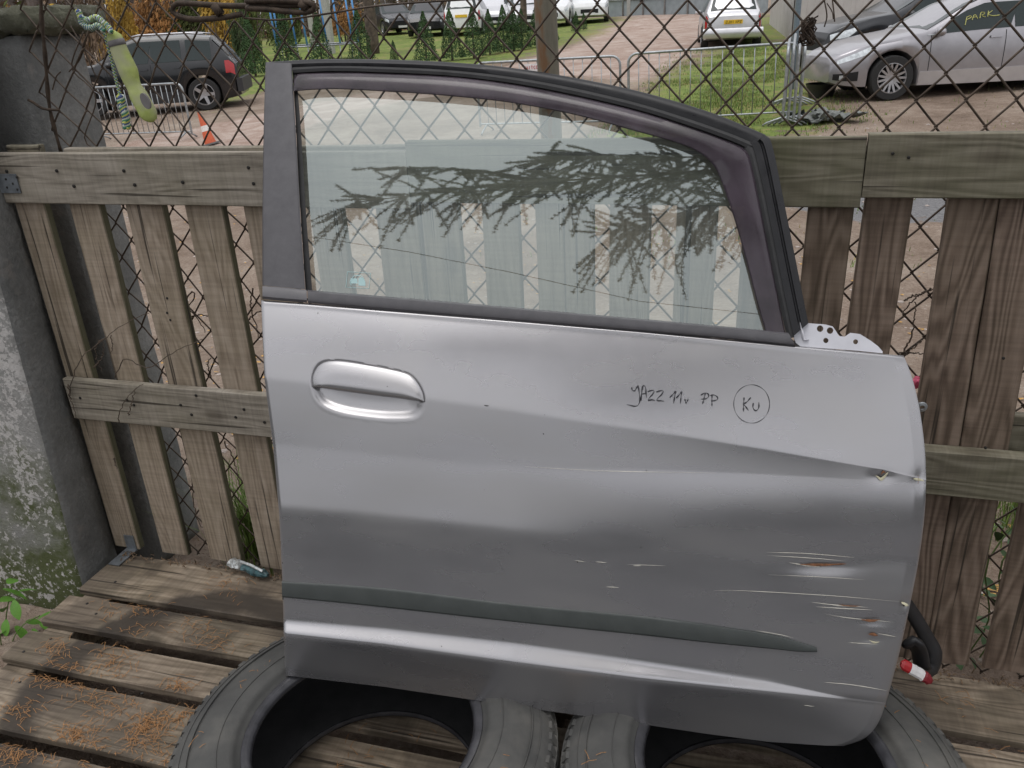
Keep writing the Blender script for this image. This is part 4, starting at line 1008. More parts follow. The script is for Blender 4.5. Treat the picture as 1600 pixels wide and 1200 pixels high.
# ------------------------------------------------------------------ larch branch behind the camera, mirrored in the window
M['larch'] = plain('larch_needles', (.045,.055,.022), .8, var=.5, scale=60); M['bark'] = plain('larch_bark', (.05,.038,.03), .9, var=.4, scale=40)
def mirror(px, py, L):
    g = DF(px, py, -.019); e = DF(px+4, py, -.019)-g; h = DF(px, py+4, -.019)-g; n = e.cross(h).normalized()
    if n.dot(CAM-g) < 0: n = -n
    d = (g-CAM).normalized(); r = d-2*d.dot(n)*n; return g+r*L
lt = thing('larch_tree', 'larch boughs hanging over the spot, mirrored in the door window', 'larch tree', (3.6, -3.4, 0))
def bough(px_pts, L0, L1, r, nt_, spread, down, dens):
    k = len(px_pts); spine = smooth_line([mirror(x, y, L0+(L1-L0)*i/(k-1)) for i, (x, y) in enumerate(px_pts)], 26)
    mb = MB(); mb.tube(spine, [r*(1-.8*i/26) for i in range(26)], 6); nv2, nf2 = [], []
    pm_ = [mirror(900, 300, (L0+L1)/2), mirror(940, 300, (L0+L1)/2), mirror(900, 340, (L0+L1)/2)]
    ex = (pm_[1]-pm_[0])/40; ey = (pm_[2]-pm_[0])/40
    for _ in range(nt_):
        i = random.randint(2, 25); p = spine[i]; k_ = random.random(); dirx = (-.35-.65*k_)*spread if random.random() < .8 else .5*spread*random.random(); diry = random.uniform(-.35, 1)*down*(1.15-.5*k_)
        pts = [p]; n = 9; dx, dy = dirx/n, diry/n; dep = Vector((random.uniform(-.02,.02) for _ in range(3)))
        for q in range(n):
            pts.append(pts[-1]+ex*(dx+random.gauss(0,.5))+ey*(dy+random.gauss(0,.5)+.6*q/ n)+dep*.4)
        mb.tube(pts, [.0025*(1-.6*u/n) for u in range(n+1)], 4)
        for q in range(1, n+1):
            for _ in range(dens):
                c = pts[q-1].lerp(pts[q], random.random())
                for _ in range(6):
                    dv = Vector((random.gauss(0,1), random.gauss(0,1), random.gauss(0,1))).normalized(); L = random.uniform(.010,.020); s_ = dv.orthogonal().normalized()*.0015; b = len(nv2)
                    nv2.extend([c-s_, c+s_, c+dv*L+s_*.4, c+dv*L-s_*.4]); nf2.extend([(b,b+1,b+2,b+3)])
    return mb, nv2, nf2
bmb = MB(); fv, ff = [], []
for a in ([(1500,200),(1200,255),(1050,270),(900,280),(760,290),(640,305),(560,315)], 2.4, 2.2, .014, 210, 95, 85, 7), ([(1500,330),(1250,300),(1120,320),(1020,345),(960,365)], 2.3, 2.15, .010, 190, 75, 120, 7), ([(1400,180),(1200,235),(1050,245),(920,240),(850,250)], 2.5, 2.35, .010, 150, 75, 55, 7), ([(900,285),(800,275),(700,262),(620,262)], 2.3, 2.25, .005, 50, 70, 35, 6), ([(1300,130),(1150,185),(1000,165),(900,150),(840,140)], 2.5, 2.4, .010, 110, 60, 40, 7):
    mb, v_, f_ = bough(*a); bmb.add(mb.v, mb.f); b = len(fv); fv += v_; ff += [tuple(i+b for i in f) for f in f_]
o = bmb.build('branches', M['bark'], lt); o['kind'] = 'stuff'
o = link('needles', raw_mesh('needles', fv, ff, M['larch']), lt); o['kind'] = 'stuff'
endp = mirror(1500, 200, 2.4)
mb = MB(); mb.tube(smooth_line([(3.6,-3.4,0),(3.55,-3.4,1.5),(3.6,-3.35,3.2),(3.7,-3.3,6.5)], 12), [.15*(1-.06*i) for i in range(12)], 12)
mb.tube(smooth_line([(3.6,-3.35,3.0), (Vector((3.6,-3.35,3.0))+endp)/2+Vector((0,0,.2)), endp], 10), .02, 8)
o = mb.build('trunk', M['bark'], lt, True); o['kind'] = 'stuff'
# cable seen mirrored in the glass
mb = MB(); mb.tube([mirror(380, 357, 4.0), mirror(480, 368, 4.0), mirror(640, 393, 4.0), mirror(800, 425, 4.0), mirror(1000, 470, 4.0), mirror(1185, 490, 4.0), mirror(1300, 505, 4.0)], .004, 5)
o = mb.build('overhead_cable', M['black']); tag(o, 'thin black overhead cable, mirrored in the lower part of the door window', 'cable')
# dark green for the unseen foliage added behind the camera
M['added_hedge'] = plain('added_hedge_green', (.035,.055,.022), .9, var=.5, scale=2)
# ================================================================== BACKGROUND
def carpaint(name, col, metal=.6, rough=.3): return plain(name, col, rough, metal, .45, var=.06, scale=8, Coat_Roughness=.08)
P_SILVER = carpaint('silver_car_paint', (.37,.36,.38)); P_BLACK = carpaint('black_car_paint', (.008,.009,.011), .1, .2); P_GREYD = carpaint('dark_grey_car_paint', (.022,.024,.028), .3)
P_WHITE = carpaint('white_car_paint', (.72,.73,.74), 0); P_LIGHT = carpaint('light_silver_paint', (.60,.60,.62)); P_BLUE = carpaint('dark_blue_paint', (.03,.05,.09), .3)
M['cglass'] = plain('dark_car_glass', (.02,.03,.03), .05, 0, 0, var=.1); M['cglass'].node_tree.nodes['Principled BSDF'].inputs['Specular IOR Level'].default_value = .35
M['lamp'] = plain('clear_headlamp', (.62,.66,.68), .15, .4, 1, var=.3, scale=20); M['redlamp'] = plain('red_tail_lamp', (.42,.012,.016), .2, 0, .8)
M['alloy'] = plain('alloy_wheel', (.48,.48,.50), .35, .8); M['yplate'] = plain('yellow_plate', (.75,.48,.03), .5); M['wplate'] = plain('white_plate', (.7,.7,.7), .5)
M['seam'] = plain('panel_gap', (.01,.01,.01), .8); M['car_tyre'] = plain('car_tyre', (.022,.022,.022), .8); M['pblack'] = plain('bumper_plastic', (.03,.03,.032), .6)
wheel_cache = {}
def wheel_meshes(r, spokes, w=.21):
    k = (r, spokes)
    if k in wheel_cache: return wheel_cache[k]
    mb = MB(); mb.lathe([(r*.68,-w/2),(r*.95,-w/2),(r,-w*.38),(r,w*.38),(r*.95,w/2),(r*.68,w/2)], 36, axis='Y', closed=True); ty = mb.mesh('tyre', M['car_tyre'], True, 40)
    mb = MB(); ri = r*.69
    mb.lathe([(ri,-w*.46),(ri*.93,-w*.47),(ri*.90,-w*.36),(ri*.88,w*.3),(ri,w*.3)], 36, axis='Y')
    mb.lathe([(0,-w*.36),(ri*.16,-w*.36),(ri*.2,-w*.28),(ri*.2,0)], 16, axis='Y')
    for s_ in range(spokes):
        a = 2*math.pi*s_/spokes; sw = ri*(.085 if spokes > 8 else .17)
        ca, sa = math.cos(a), math.sin(a); q = []
        for rr, ww, yy in ((ri*.14, sw, -w*.35), (ri*.93, sw*.75, -w*.44)):
            for sg in (-1, 1): q.append((rr*ca-sg*ww*sa, yy, rr*sa+sg*ww*ca)); q.append((rr*ca-sg*ww*sa, yy+.03, rr*sa+sg*ww*ca))
        mb.add(q, [(0,2,6,4),(0,4,5,1),(2,3,7,6),(1,5,7,3)])
    rim = mb.mesh('rim', M['alloy'], False)
    mb = MB(); mb.lathe([(0,0),(ri*.92,0),(ri*.92,.02),(0,.02)], 24, axis='Y'); hub = mb.mesh('brake_disc', M['dark'])
    wheel_cache[k] = (ty, rim, hub); return wheel_cache[k]
def car(label, cat, loc, head, paint, top, belt, L, Wd, wb, fo, r=.32, spokes=7, side_wins=(), ws=None, rw=None, group=None, trim=None, lamps='both', detail=True, name='parked_car', plate=None, rear_lamp=None, head_lamp=None, rack=False, cladding=False, grille=True):
    """loc = ground point under the middle; head = direction of the nose (angle from +X)"""
    th = thing(name, label, cat, loc, (0, 0, head), group); hw = Wd/2
    ax = [fo, fo+wb]                                              # distance of axles from the nose
    def half(t):
        e = min(t, L-t); k = 1-.16*math.exp(-e/.22)-.05*math.exp(-e/.7); return hw*k
    def zlow(t):
        z = .20+.10*math.exp(-min(t, L-t)/.25)
        for a in ax:
            d = abs(t-a); R_ = r+.055
            if d < R_: z = max(z, r+math.sqrt(R_*R_-d*d)*1.0)
        return z
    def ring(t):
        zt = interp(top, t); b = min(interp(belt, t), zt-.035); g = max(0, zt-b); w = half(t); zl = min(zlow(t), b-.10); z0 = zl
        wr = w*.965-g*.40; hgt = b-z0
        P = [(0,z0),(w*.80,z0),(w*.975,z0+.02),(w*1.0,z0+hgt*.30),(w*1.0,z0+hgt*.62),(w*.985,z0+hgt*.84),(w*.955,b),(wr+g*.18,b+g*.45),(wr,zt-min(.07,g*.25)),(wr-.045*min(1,g*4)-.01,zt-min(.02,g*.1)),(wr*.6,zt+.010),(0,zt+.018)]
        return P
    ts = sorted(set([0,.02,.05,.1,.16,.24]+[L-x for x in (0,.02,.05,.1,.16,.24)]+[.24+i*(L-.48)/42 for i in range(43)]+[a+d*(r+.055) for a in ax for d in (-1.001,-.999,-.94,-.85,-.7,-.5,-.25,0,.25,.5,.7,.85,.94,.999,1.001)]+[p[0] for p in top]))
    ts = [t for t in ts if 0 <= t <= L]
    def P3(t, y, z): return (L/2-t, y, z)
    rows = []
    for t in ts:
        R_ = ring(t); rows.append([P3(t, y, z) for y, z in R_]+[P3(t, -y, z) for y, z in R_[::-1][1:-1]])
    mb = MB(); mb.grid(rows, closed=True); n = len(rows[0]); mb.f += [tuple(range(n)), tuple(range((len(rows)-1)*n, len(rows)*n))]; mb.mi += [0, 0]
    mb.build('body', paint, th, True, 32, False)
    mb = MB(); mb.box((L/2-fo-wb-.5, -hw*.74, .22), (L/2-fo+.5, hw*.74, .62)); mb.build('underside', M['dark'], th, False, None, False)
    def surf(t, s, side=1, off=.0):
        R_ = ring(t); i = min(len(R_)-2, int(s)); u = s-i; y = R_[i][0]+(R_[i+1][0]-R_[i][0])*u; z = R_[i][1]+(R_[i+1][1]-R_[i][1])*u
        ny, nz = (R_[i+1][1]-R_[i][1]), -(R_[i+1][0]-R_[i][0]); l = math.hypot(ny, nz) or 1
        return Vector(P3(t, (y+ny/l*off)*side, z+nz/l*off))
    def patch(nm, t0, t1, s0, s1, mat, off=.006, nt_=6, ns=3, side=1, slant=0.0):
        mb = MB(); rows_ = []
        for i in range(nt_+1):
            rows_.append([surf(t0+(t1-t0)*i/nt_+slant*(j/ns), s0+(s1-s0)*j/ns, side, off) for j in range(ns+1)])
        mb.grid(rows_)
        inner_ = [[surf(t0+(t1-t0)*i/nt_+slant*(j/ns), s0+(s1-s0)*j/ns, side, -.01) for j in (0, ns)] for i in range(nt_+1)]
        mb.grid([[a_[0], b_[0]] for a_, b_ in zip(rows_, inner_)]); mb.grid([[a_[-1], b_[1]] for a_, b_ in zip(rows_, inner_)])
        return mb.build(nm, mat, th, True, 40, False)
    for side in (-1, 1):
        for w_ in side_wins:
            t0, t1 = w_[0], w_[1]; patch('side_window', t0, t1, 6.12, 7.85, M['cglass'], .007, 12, 4, side, slant=w_[2] if len(w_) > 2 else 0)
    def topglass(nm, t0, t1, kk=.93):
        mb = MB(); rows_ = []
        for i in range(9):
            t = t0+(t1-t0)*i/8; R_ = ring(t); y8, z8 = R_[8]; zz = R_[9][1]; row = []
            for s_ in (-1, -.75, -.4, 0, .4, .75, 1): row.append(Vector(P3(t, y8*s_*kk, zz+.012+.016*(1-s_*s_))))
            rows_.append(row)
        mb.grid(rows_); mb.build(nm, M['cglass'], th, True, None, False)
    if ws: topglass('windscreen', *ws)
    if rw: topglass('rear_window', *rw)
    ty, rim, hub = wheel_meshes(r, spokes)
    for a in ax:
        for side in (-1, 1):
            wh = link('wheel', ty, th, False); wh.location = (L/2-a, side*(hw-.115), r)
            if side > 0: wh.rotation_euler = (0, 0, math.pi)
            link('rim', rim, wh, False); hb = link('brake_disc', hub, wh, False); hb.location = (0, -.03, 0)
    for side in (-1, 1):
        if head_lamp: patch('headlight', *head_lamp, M['lamp'], .008, 6, 3, side)
        if rear_lamp: patch('tail_light', *rear_lamp, M['redlamp'], .008, 4, 3, side)
        if detail:
            for t in (trim or ()): patch('door_gap', t, t+.012, 2.2, 6.0, M['seam'], .002, 1, 8, side)
            if cladding: patch('sill_trim', fo+r+.07, fo+wb-r-.07, 2.0, 3.0, cladding, .012, 6, 2, side)
            for t in (trim or ())[1:]: patch('door_handle', t-.24, t-.06, 5.15, 5.4, paint, .028, 3, 2, side)
            mt = (trim[0] if trim else 1.3)+.05; c = surf(mt+.05, 6.15, side, .1)
            mb = MB(); mb.lathe([(0,-.075),(.055,-.06),(.075,-.02),(.07,.04),(.03,.06),(0,.062)], 12, axis='X'); o = mb.build('mirror', paint, th, True, None, False); o.location = c; o.scale = (1, 1.35, .95)
    if rack:
        for side in (-1, 1):
            mb = MB(); mb.tube([surf(t, 9.4, side, .05) for t in np.linspace(rack[0], rack[1], 10)], .018, 6); mb.build('roof_rail', M['alloy'], th, True, None, False)
    def endbox(nm, t, y0, y1, z0, z1, mat, dep=.02):
        mb = MB(); s_ = 1 if t < L/2 else -1; x = L/2-t; a_, b_ = sorted((x-.05*s_, x+dep*s_)); mb.box((a_, y0, z0), (b_, y1, z1)); return mb.build(nm, mat, th, False, None, False)
    if grille: endbox('number_plate', 0, -.26, .26, .30, .40, M['wplate'], .015); endbox('grille', 0, -hw*.45, hw*.45, .38, .55, M['seam'], .008)
    if plate: endbox('number_plate', L, -.26, .26, plate, plate+.11, M['yplate'], .03)
    th['dummy'] = 0; del th['dummy']
    return th, endbox, surf, L, patch, P3
def face(px, py, px2, py2):
    a, b = onG(px, py), onG(px2, py2); return a, b, math.atan2(b.y-a.y, b.x-a.x)

# black off-road estate, top left (side view, tail to the right)
rp_ = onG(325, 172); hd_ = math.atan2(-.42, -.92)
Lc, wb_, fo_ = 4.28, 2.56, .88
d = Vector((math.cos(hd_), math.sin(hd_), 0)); nrm = Vector((-d.y, d.x, 0))
cen_ = rp_ + d*(fo_+wb_-Lc/2) + nrm*(-.78 if nrm.y < 0 else .78)*1.0
cen_.z = terrain(rp_.x, rp_.y)
T_, eb, sf, _, pt_, _ = car('black estate car with roof rails parked behind the barrier at upper left', 'car', cen_, hd_, P_BLACK,
    [(0,.80),(.08,.95),(.5,1.06),(1.1,1.14),(1.75,1.58),(2.05,1.68),(3.2,1.68),(3.75,1.62),(4.0,1.34),(4.16,1.10),(4.25,1.0),(4.28,.78)], [(0,.82),(1,1.04),(2.5,1.08),(4.28,1.10)], Lc, 1.78, wb_, fo_, .365, 5,
    ((1.50,2.30,.10),(2.38,3.06,.0),(3.18,3.74,.0)), (1.18,1.74), (3.80,4.12), None, [1.35,2.34,3.10], rear_lamp=(4.02,4.22,4.2,5.9), head_lamp=(.06,.42,4.3,5.6), rack=(1.95,3.6), cladding=M['pblack'])
eb('rear_bumper', Lc, -.80, .80, .38, .68, M['pblack'], .08)

# silver estate, front quarter on the right
fw_ = onG(1385, 157); hd2 = math.pi+math.radians(15)
Lc2, wb2, fo2 = 4.75, 2.75, .96
d = Vector((math.cos(hd2), math.sin(hd2), 0)); nrm = Vector((-d.y, d.x, 0)); 
if nrm.y < 0: nrm = -nrm
cen2 = fw_ + d*(fo2-Lc2/2) + nrm*.78; cen2.z = terrain(fw_.x, fw_.y)
T2, eb2, sf2, L2, pt2, P32 = car('silver estate car with multi-spoke alloy wheels, nose pointing left, at upper right', 'car', cen2, hd2, P_SILVER,
    [(0,.55),(.04,.66),(.15,.74),(.5,.86),(1.0,.96),(1.42,1.02),(2.05,1.38),(2.35,1.49),(3.3,1.50),(4.2,1.42),(4.6,1.0),(4.75,.8)], [(0,.60),(.6,.84),(1.4,.955),(2.6,.99),(4.75,1.05)], Lc2, 1.80, wb2, fo2, .345, 15,
    ((1.62,2.72,.16),(2.80,3.6,0),(3.7,4.2,0)), (1.46,2.26), (4.25,4.58), None, [1.50,2.66,3.62], head_lamp=(.10,.58,5.0,6.0), rear_lamp=(4.5,4.7,4,6), cladding=P_LIGHT, grille=False)
for sd3 in (-1, 1):
    pt2('fog_light_grille', .05, .42, 2.6, 3.5, M['seam'], .006, 5, 2, sd3); pt2('fog_light', .14, .20, 2.75, 3.3, M['lamp'], .012, 2, 2, sd3)
    pt2('quarter_trim', 1.44, 1.66, 6.0, 6.2, M['lamp'], .01, 4, 1, sd3)
# yellow marker scrawl PARK on its front side window
M['ymark'] = plain('yellow_marker', (.42,.42,.14), .6)
mb = MB(); sgn = 1 if (T2.matrix_world is None) else None
best = None
for sd3 in (-1, 1):
    w0 = Matrix.LocRotScale(T2.location, T2.rotation_euler, None) @ sf2(2.2, 7, sd3, .02)
    if best is None or (w0-CAM).length < best[0]: best = ((w0-CAM).length, sd3)
sdn = best[1]
def wq(u, v): return sf2(2.02+u*.55, 6.75+v*.55, sdn, .014)
for stq in ([(0,-.3),(.03,.3),(.06,.9)],[(.05,.8),(.15,.9),(.18,.6),(.06,.4)],[(.2,.2),(.28,.9),(.36,.2)],[(.23,.5),(.33,.5)],[(.42,.2),(.46,.9),(.56,.8),(.54,.5),(.45,.5),(.58,.2)],[(.64,.2),(.67,.9)],[(.78,.9),(.66,.5),(.80,.25),(.98,.3)]):
    c = smooth_line([(u, v, 0) for u, v in stq], 10); mb.tube([wq(p.x, p.y) for p in c], .007, 4)
o = mb.build('marker_writing', M['ymark'], T2, False, None, False); o['kind'] = 'stuff'; o['label'] = 'yellow marker writing on the side window'

# dark car just behind it
q = onG(1330, 118); hd3 = math.pi+math.radians(20); c3 = Vector((q.x+1.25, q.y+1.3, 0)); c3.z = terrain(c3.x, c3.y)
T3, eb3, sf3, *_ = car('dark grey car parked close behind the silver estate, headlight showing', 'car', c3, hd3, P_GREYD,
    [(0,.60),(.05,.74),(.3,.88),(.9,1.0),(1.3,1.05),(2.0,1.42),(2.4,1.50),(3.4,1.50),(4.1,1.30),(4.35,.9)], [(0,.7),(1,.95),(4.35,1.02)], 4.35, 1.80, 2.6, .85, .33, 7,
    ((1.55,2.45,.14),(2.55,3.4,0)), (1.35,2.2), (3.7,4.2), None, [1.45,2.5], head_lamp=(.06,.55,4.6,5.9), rear_lamp=(4.1,4.3,4,6))

# silver hatchback seen from behind
q = onG(1143, 76); hd4 = math.radians(96); d = Vector((math.cos(hd4), math.sin(hd4), 0)); c4 = q+d*1.9; c4.z = terrain(q.x, q.y)
T4, eb4, sf4, L4, *_ = car('pale silver hatchback seen from behind with a yellow rear number plate', 'car', c4, hd4, P_LIGHT,
    [(0,.6),(.1,.75),(.8,.95),(1.6,1.40),(1.95,1.48),(3.2,1.47),(3.52,1.40),(3.82,.98),(3.90,.93),(3.97,.86),(4.0,.60)], [(0,.7),(1,.9),(3.9,.95)], 4.0, 1.74, 2.5, .75, .31, 7,
    ((1.3,2.2,.1),(2.3,3.2,0)), (.95,1.6), (3.54,3.80,.88), None, [1.3,2.25], rear_lamp=(3.80,3.94,3.4,5.6), head_lamp=(.05,.4,4.5,5.8), plate=.66)
mb = MB(); mb.grid([[(-L4/2-.05-.035*math.cos(a*1.4), y, .42+.13*math.sin(a)) for y in (-.84,-.78,-.4,0,.4,.78,.84)] for a in (-1.4,-.7,0,.7,1.4)]); mb.box((-L4/2-.04, -.80, .30), (-L4/2+.1, .80, .54))
mb.build('rear_bumper', P_LIGHT, T4, True, 40, False)
# dark characters on the yellow plate
for i, gl in enumerate(([(0,1),(1,1),(1,.5),(0,.5),(0,0),(1,0)],[(1,1),(1,0),(0,0),(0,.3)],[(0,0),(0,1),(1,0),(1,1)],[(.5,0),(.5,1)],[(0,0),(.5,1),(1,0)],[(0,0),(0,1),(1,1),(1,.5),(0,.5)],[(0,1),(1,1),(0,0),(1,0)])):
    mb = MB(); y0 = .21-.062*i-(.02 if i > 3 else 0)
    mb.tube([(-L4/2-.034, y0-.04*a_, .68+.07*b_) for a_, b_ in gl], .006, 4); mb.build('plate_letter', M['seam'], T4, False, None, False)

# row of cars along the far fence
row = [((553,47), P_WHITE, 'white car half hidden at the left end of the distant row', -60, 1), ((612,53), P_GREYD, 'dark silver saloon, second from the left in the distant row', -50, 0), ((673,55), P_BLACK, 'black hatchback facing the camera in the distant row', -75, 0),
       ((733,53), P_WHITE, 'white compact van-like car with red tail lights in the distant row', 100, 1), ((775,46), P_LIGHT, 'pale silver car between the white ones in the distant row', -80, 1), ((820,45), P_LIGHT, 'silver car behind the thin brown trunk in the distant row', -70, 0),
       ((868,40), P_WHITE, 'white car right behind the rusty pole', -85, 1), ((922,34), P_WHITE, 'white hatchback facing the camera at the right end of the distant row', -80, 1)]
for (px, py), pnt, lab, ang, kind in row:
    q = onG(px, py); q.z = terrain(q.x, q.y)
    if kind: tp = [(0,.62),(.1,.78),(.8,.98),(1.5,1.42),(1.9,1.52),(3.2,1.52),(3.6,1.45),(3.85,1.0),(4.0,.7)]; LL = 4.0; rw_ = (3.62,3.84)
    else: tp = [(0,.6),(.1,.74),(.9,.94),(1.6,1.36),(2.0,1.44),(3.1,1.42),(3.8,1.10),(4.2,.98),(4.35,.7)]; LL = 4.35; rw_ = (3.2,3.8)
    dc = car(lab, 'car', q, math.radians(ang), pnt, tp, [(0,.7),(1,.92),(4,.98)], LL, 1.74, 2.5, .8, .31, 7, ((1.25,2.2,.12),(2.3,3.15,0)), (.95,1.55), rw_, 'cars parked in the distant row', None, rear_lamp=(LL-.25,LL-.06,3.6,5.9), head_lamp=(.05,.42,4.5,5.8), detail=False, plate=.7)
    dc[0].scale = (1.15,)*3

# ---------------------------------------------------------------- steel crowd barriers
bar_cache = {}
def barrier(label, p0, p1, H, group='steel crowd barriers', nb=15, inset=.07, z0=None):
    """portable tubular barrier from ground point p0 to p1"""
    a, b = Vector(p0), Vector(p1); a.z = b.z = 0; L = (b-a).length; mid = (a+b)/2; zz = terrain(mid.x, mid.y) if z0 is None else z0
    sl_ = math.atan2(terrain(b.x, b.y)-terrain(a.x, a.y), L) if z0 is None else 0
    th = thing('crowd_barrier', label, 'barrier', (mid.x, mid.y, zz), (0, -sl_, math.atan2(b.y-a.y, b.x-a.x)), group)
    h = L/2; r = .02; z1 = .16; pts = []
    def arc(cx, cz, a0): return [(cx+.12*math.cos(a0+k*math.pi/10), 0, cz+.12*math.sin(a0+k*math.pi/10)) for k in range(6)]
    pts = [(-h, 0, z1)]+arc(-h+.12, H-.12, math.pi)[::1] if False else []
    loop = [(-h,0,.10)]+[(-h+.13-.13*math.cos(k*math.pi/12), 0, H-.13+.13*math.sin(k*math.pi/12)) for k in range(7)]+[(h-.13+.13*math.sin(k*math.pi/12), 0, H-.13+.13*math.cos(k*math.pi/12)) for k in range(7)]+[(h,0,.10)]
    mb = MB(); mb.tube(loop, r, 8); mb.build('frame', M['galv'], th, True, 60, False)
    mb = MB(); mb.tube([(-h,0,.14),(h,0,.14)], .014, 8); mb.build('bottom_rail', M['galv'], th, True, 60, False)
    key_ = round(H, 2)
    if key_ not in bar_cache:
        mb = MB(); mb.tube([(0,0,.14),(0,0,H)], .0075, 6); bar_cache[key_] = mb.mesh('bar', M['galv'], True)
    for k in range(1, nb+1):
        o = link('bar', bar_cache[key_], th, False); o.location = (-h+L*k/(nb+1), 0, 0)
    for s_ in (-1, 1):
        mb = MB(); x = s_*(h-.12); mb.tube([(x,-.28,.01),(x,-.22,.05),(x,0,.13),(x,.22,.05),(x,.28,.01)], .016, 6); mb.build('foot', M['galv'], th, True, None, False)
    return th
# left barrier in front of the black estate
a = onG(302, 218); b = onG(150, 222); dirv = (b-a).normalized(); barrier('steel crowd barrier standing behind the gatepost and the hanging green strap', a+dirv*2.3, a, (CAM.z-a.z)-(1.608-1.608)-(( (a-CAM).length)*0) if False else 1.0, nb=18)
a = onG(970, 203); b = onG(730, 209); b2 = a+(b-a).normalized()*2.35; B1 = barrier('steel crowd barrier carrying a small white sign, left of the barrier on the grass', b2, a, 1.08)
a2 = onG(983, 204); b = onG(1240, 190); barrier('steel crowd barrier standing on the grass in front of the pale hatchback', a2, a2+(b-a2).normalized()*min(2.5, (b-a2).length), 1.1)
# sign on it: red and black print
sg = onG(812, 205); 
tb = MB(); tb.box((-.30,-.034,.84), (.08,-.028,1.03)); sgn_o = tb.build('sign_board', M['whitec'], B1, False, None, False)
dx_ = -.02; sgn_o.location = (-.05+dx_, 0, 0)
def text_bits(words, x, z, h, mat, parent, y=-.036):
    G5 = {'W':[[(0,1),(.25,0),(.5,.6),(.75,0),(1,1)]],'A':[[(0,0),(.5,1),(1,0)],[(.25,.4),(.75,.4)]],'R':[[(0,0),(0,1),(.8,1),(.8,.5),(0,.5),(.9,0)]],'N':[[(0,0),(0,1),(1,0),(1,1)]],'I':[[(.5,0),(.5,1)]],'G':[[(1,.9),(.3,1),(0,.5),(.3,0),(1,.1),(1,.5),(.6,.5)]],
          'C':[[(1,.9),(.3,1),(0,.5),(.3,0),(1,.1)]],'T':[[(0,1),(1,1)],[(.5,1),(.5,0)]],'V':[[(0,1),(.5,0),(1,1)]],'O':[[(.5,1),(0,.5),(.5,0),(1,.5),(.5,1)]],'M':[[(0,0),(0,1),(.5,.4),(1,1),(1,0)]],'E':[[(1,1),(0,1),(0,0),(1,0)],[(0,.5),(.8,.5)]]}
    mb = MB(); cx = x
    for chh in words:
        if chh != ' ':
            for st_ in G5[chh]: mb.tube([(cx+a_*h*.62, y, z+b_*h) for a_, b_ in st_], h*.11, 4)
        cx += h*.9
    o = mb.build('sign_lettering', mat, parent, False, None, False); o['kind'] = 'stuff'; return o
text_bits('WAIT', -.285, .955, .045, M['red'], sgn_o); text_bits('CCTV', -.12, .955, .045, M['red'], sgn_o)
mb = MB(); mb.tube([(.0,-.036,.86),(.01,-.036,.92),(.04,-.036,.92),(.05,-.036,.86)], .009, 4); mb.tube([(-.25,-.036,.86),(-.2,-.036,.91),(-.15,-.036,.86)], .008, 4); mb.tube([(-.12,-.036,.86),(-.08,-.036,.91),(-.03,-.036,.86)], .008, 4)
o = mb.build('sign_lettering', M['seam'], sgn_o, False, None, False); o['kind'] = 'stuff'
# four barriers stored side by side, seen end-on
base = onG(1226, 200); back = onG(1214, 150); dv = (onG(1232, 150)-base); dv.z = 0; dv.normalize(); perp = Vector((dv.y, -dv.x, 0))
labs = ('foremost left barrier of the four stored side by side, seen end-on', 'second barrier from the left of the four stored side by side', 'third barrier from the left of the four stored side by side', 'rightmost barrier of the four stored side by side, seen end-on')
for k in range(4):
    p = base+perp*(.075*k-.04)+dv*(.05*k); barrier(labs[k], p, p+dv*2.2, 1.1, 'barriers stored side by side')
# traffic cone
c = onG(330, 226); cone = thing('traffic_cone', 'leaning orange and white traffic cone on a grey base beside the left barrier', 'traffic cone', c, (0, math.radians(-13), 0))
M['orange'] = plain('cone_orange', (.58,.12,.05), .6, var=.15); M['cwhite'] = plain('cone_white', (.72,.70,.66), .6)
M['scrap_g'] = plain('grey_cone_base', (.16,.16,.16), .8)
def conepart(z0, z1, mat, nm):
    f_ = lambda z: .135-.105*z/.72
    mb = MB(); mb.lathe([(f_(z0),z0),(f_(z1),z1)]+([(0, z1)] if z1 > .7 else []), 24); mb.build(nm, mat, cone, True, 40, False)
conepart(.03,.30,M['orange'],'cone_body'); conepart(.30,.42,M['cwhite'],'white_band'); conepart(.42,.72,M['orange'],'cone_body')
mb = MB(); mb.box((-.18,-.18,0),(.18,.18,.035)); mb.build('cone_base', M['scrap_g'], cone, False, None, False); cone.scale = (.8,)*3
# pale steel post by the barrier stack
q = onG(1236, 140); mb = MB(); mb.lathe([(0,-.3),(.052,-.3),(.052,3.0),(0,3.0)], 16); M['bpost'] = plain('blue_grey_post', (.16,.20,.23), .5, .4)
o = mb.build('steel_post', M['bpost'], None, True, 40); o.location = q; tag(o, 'tall blue grey steel post rising behind the stored barriers', 'steel post')
# black tub and scrap by the silver car
q = onG(1282, 152); tb = thing('black_tub', 'black plastic tub on the ground under the nose of the silver estate', 'tub', q)
mb = MB(); mb.lathe([(0,0),(.20,0),(.25,.22),(.27,.23),(.26,.20),(.19,.03),(0,.03)], 24); mb.build('tub_wall', M['black'], tb, True, 40, False)
q = onG(1290, 190); sc_ = thing('scrap_heap', 'low heap of torn grey sheet scrap lying on the grass before the silver estate', 'scrap', q); M['scrap'] = plain('torn_grey_sheet', (.15,.16,.15), .7, var=.5, scale=12)
for k in range(9):
    mb = MB(); R_ = []
    for i in range(6): R_.append([(i*.09-.25+random.uniform(-.03,.03), j*.08-.15, .05+.09*random.random()+.03*math.sin(i*2+k)) for j in range(5)])
    mb.grid(R_); mb.grid([[(x, y, z-.012) for x, y, z in r_] for r_ in R_]); o = mb.build('sheet', M['scrap'], sc_, False, None, False); o.location = (random.uniform(-.35,.35), random.uniform(-.2,.2), 0); o.rotation_euler = (random.uniform(-.2,.2), random.uniform(-.2,.2), random.uniform(0,3))
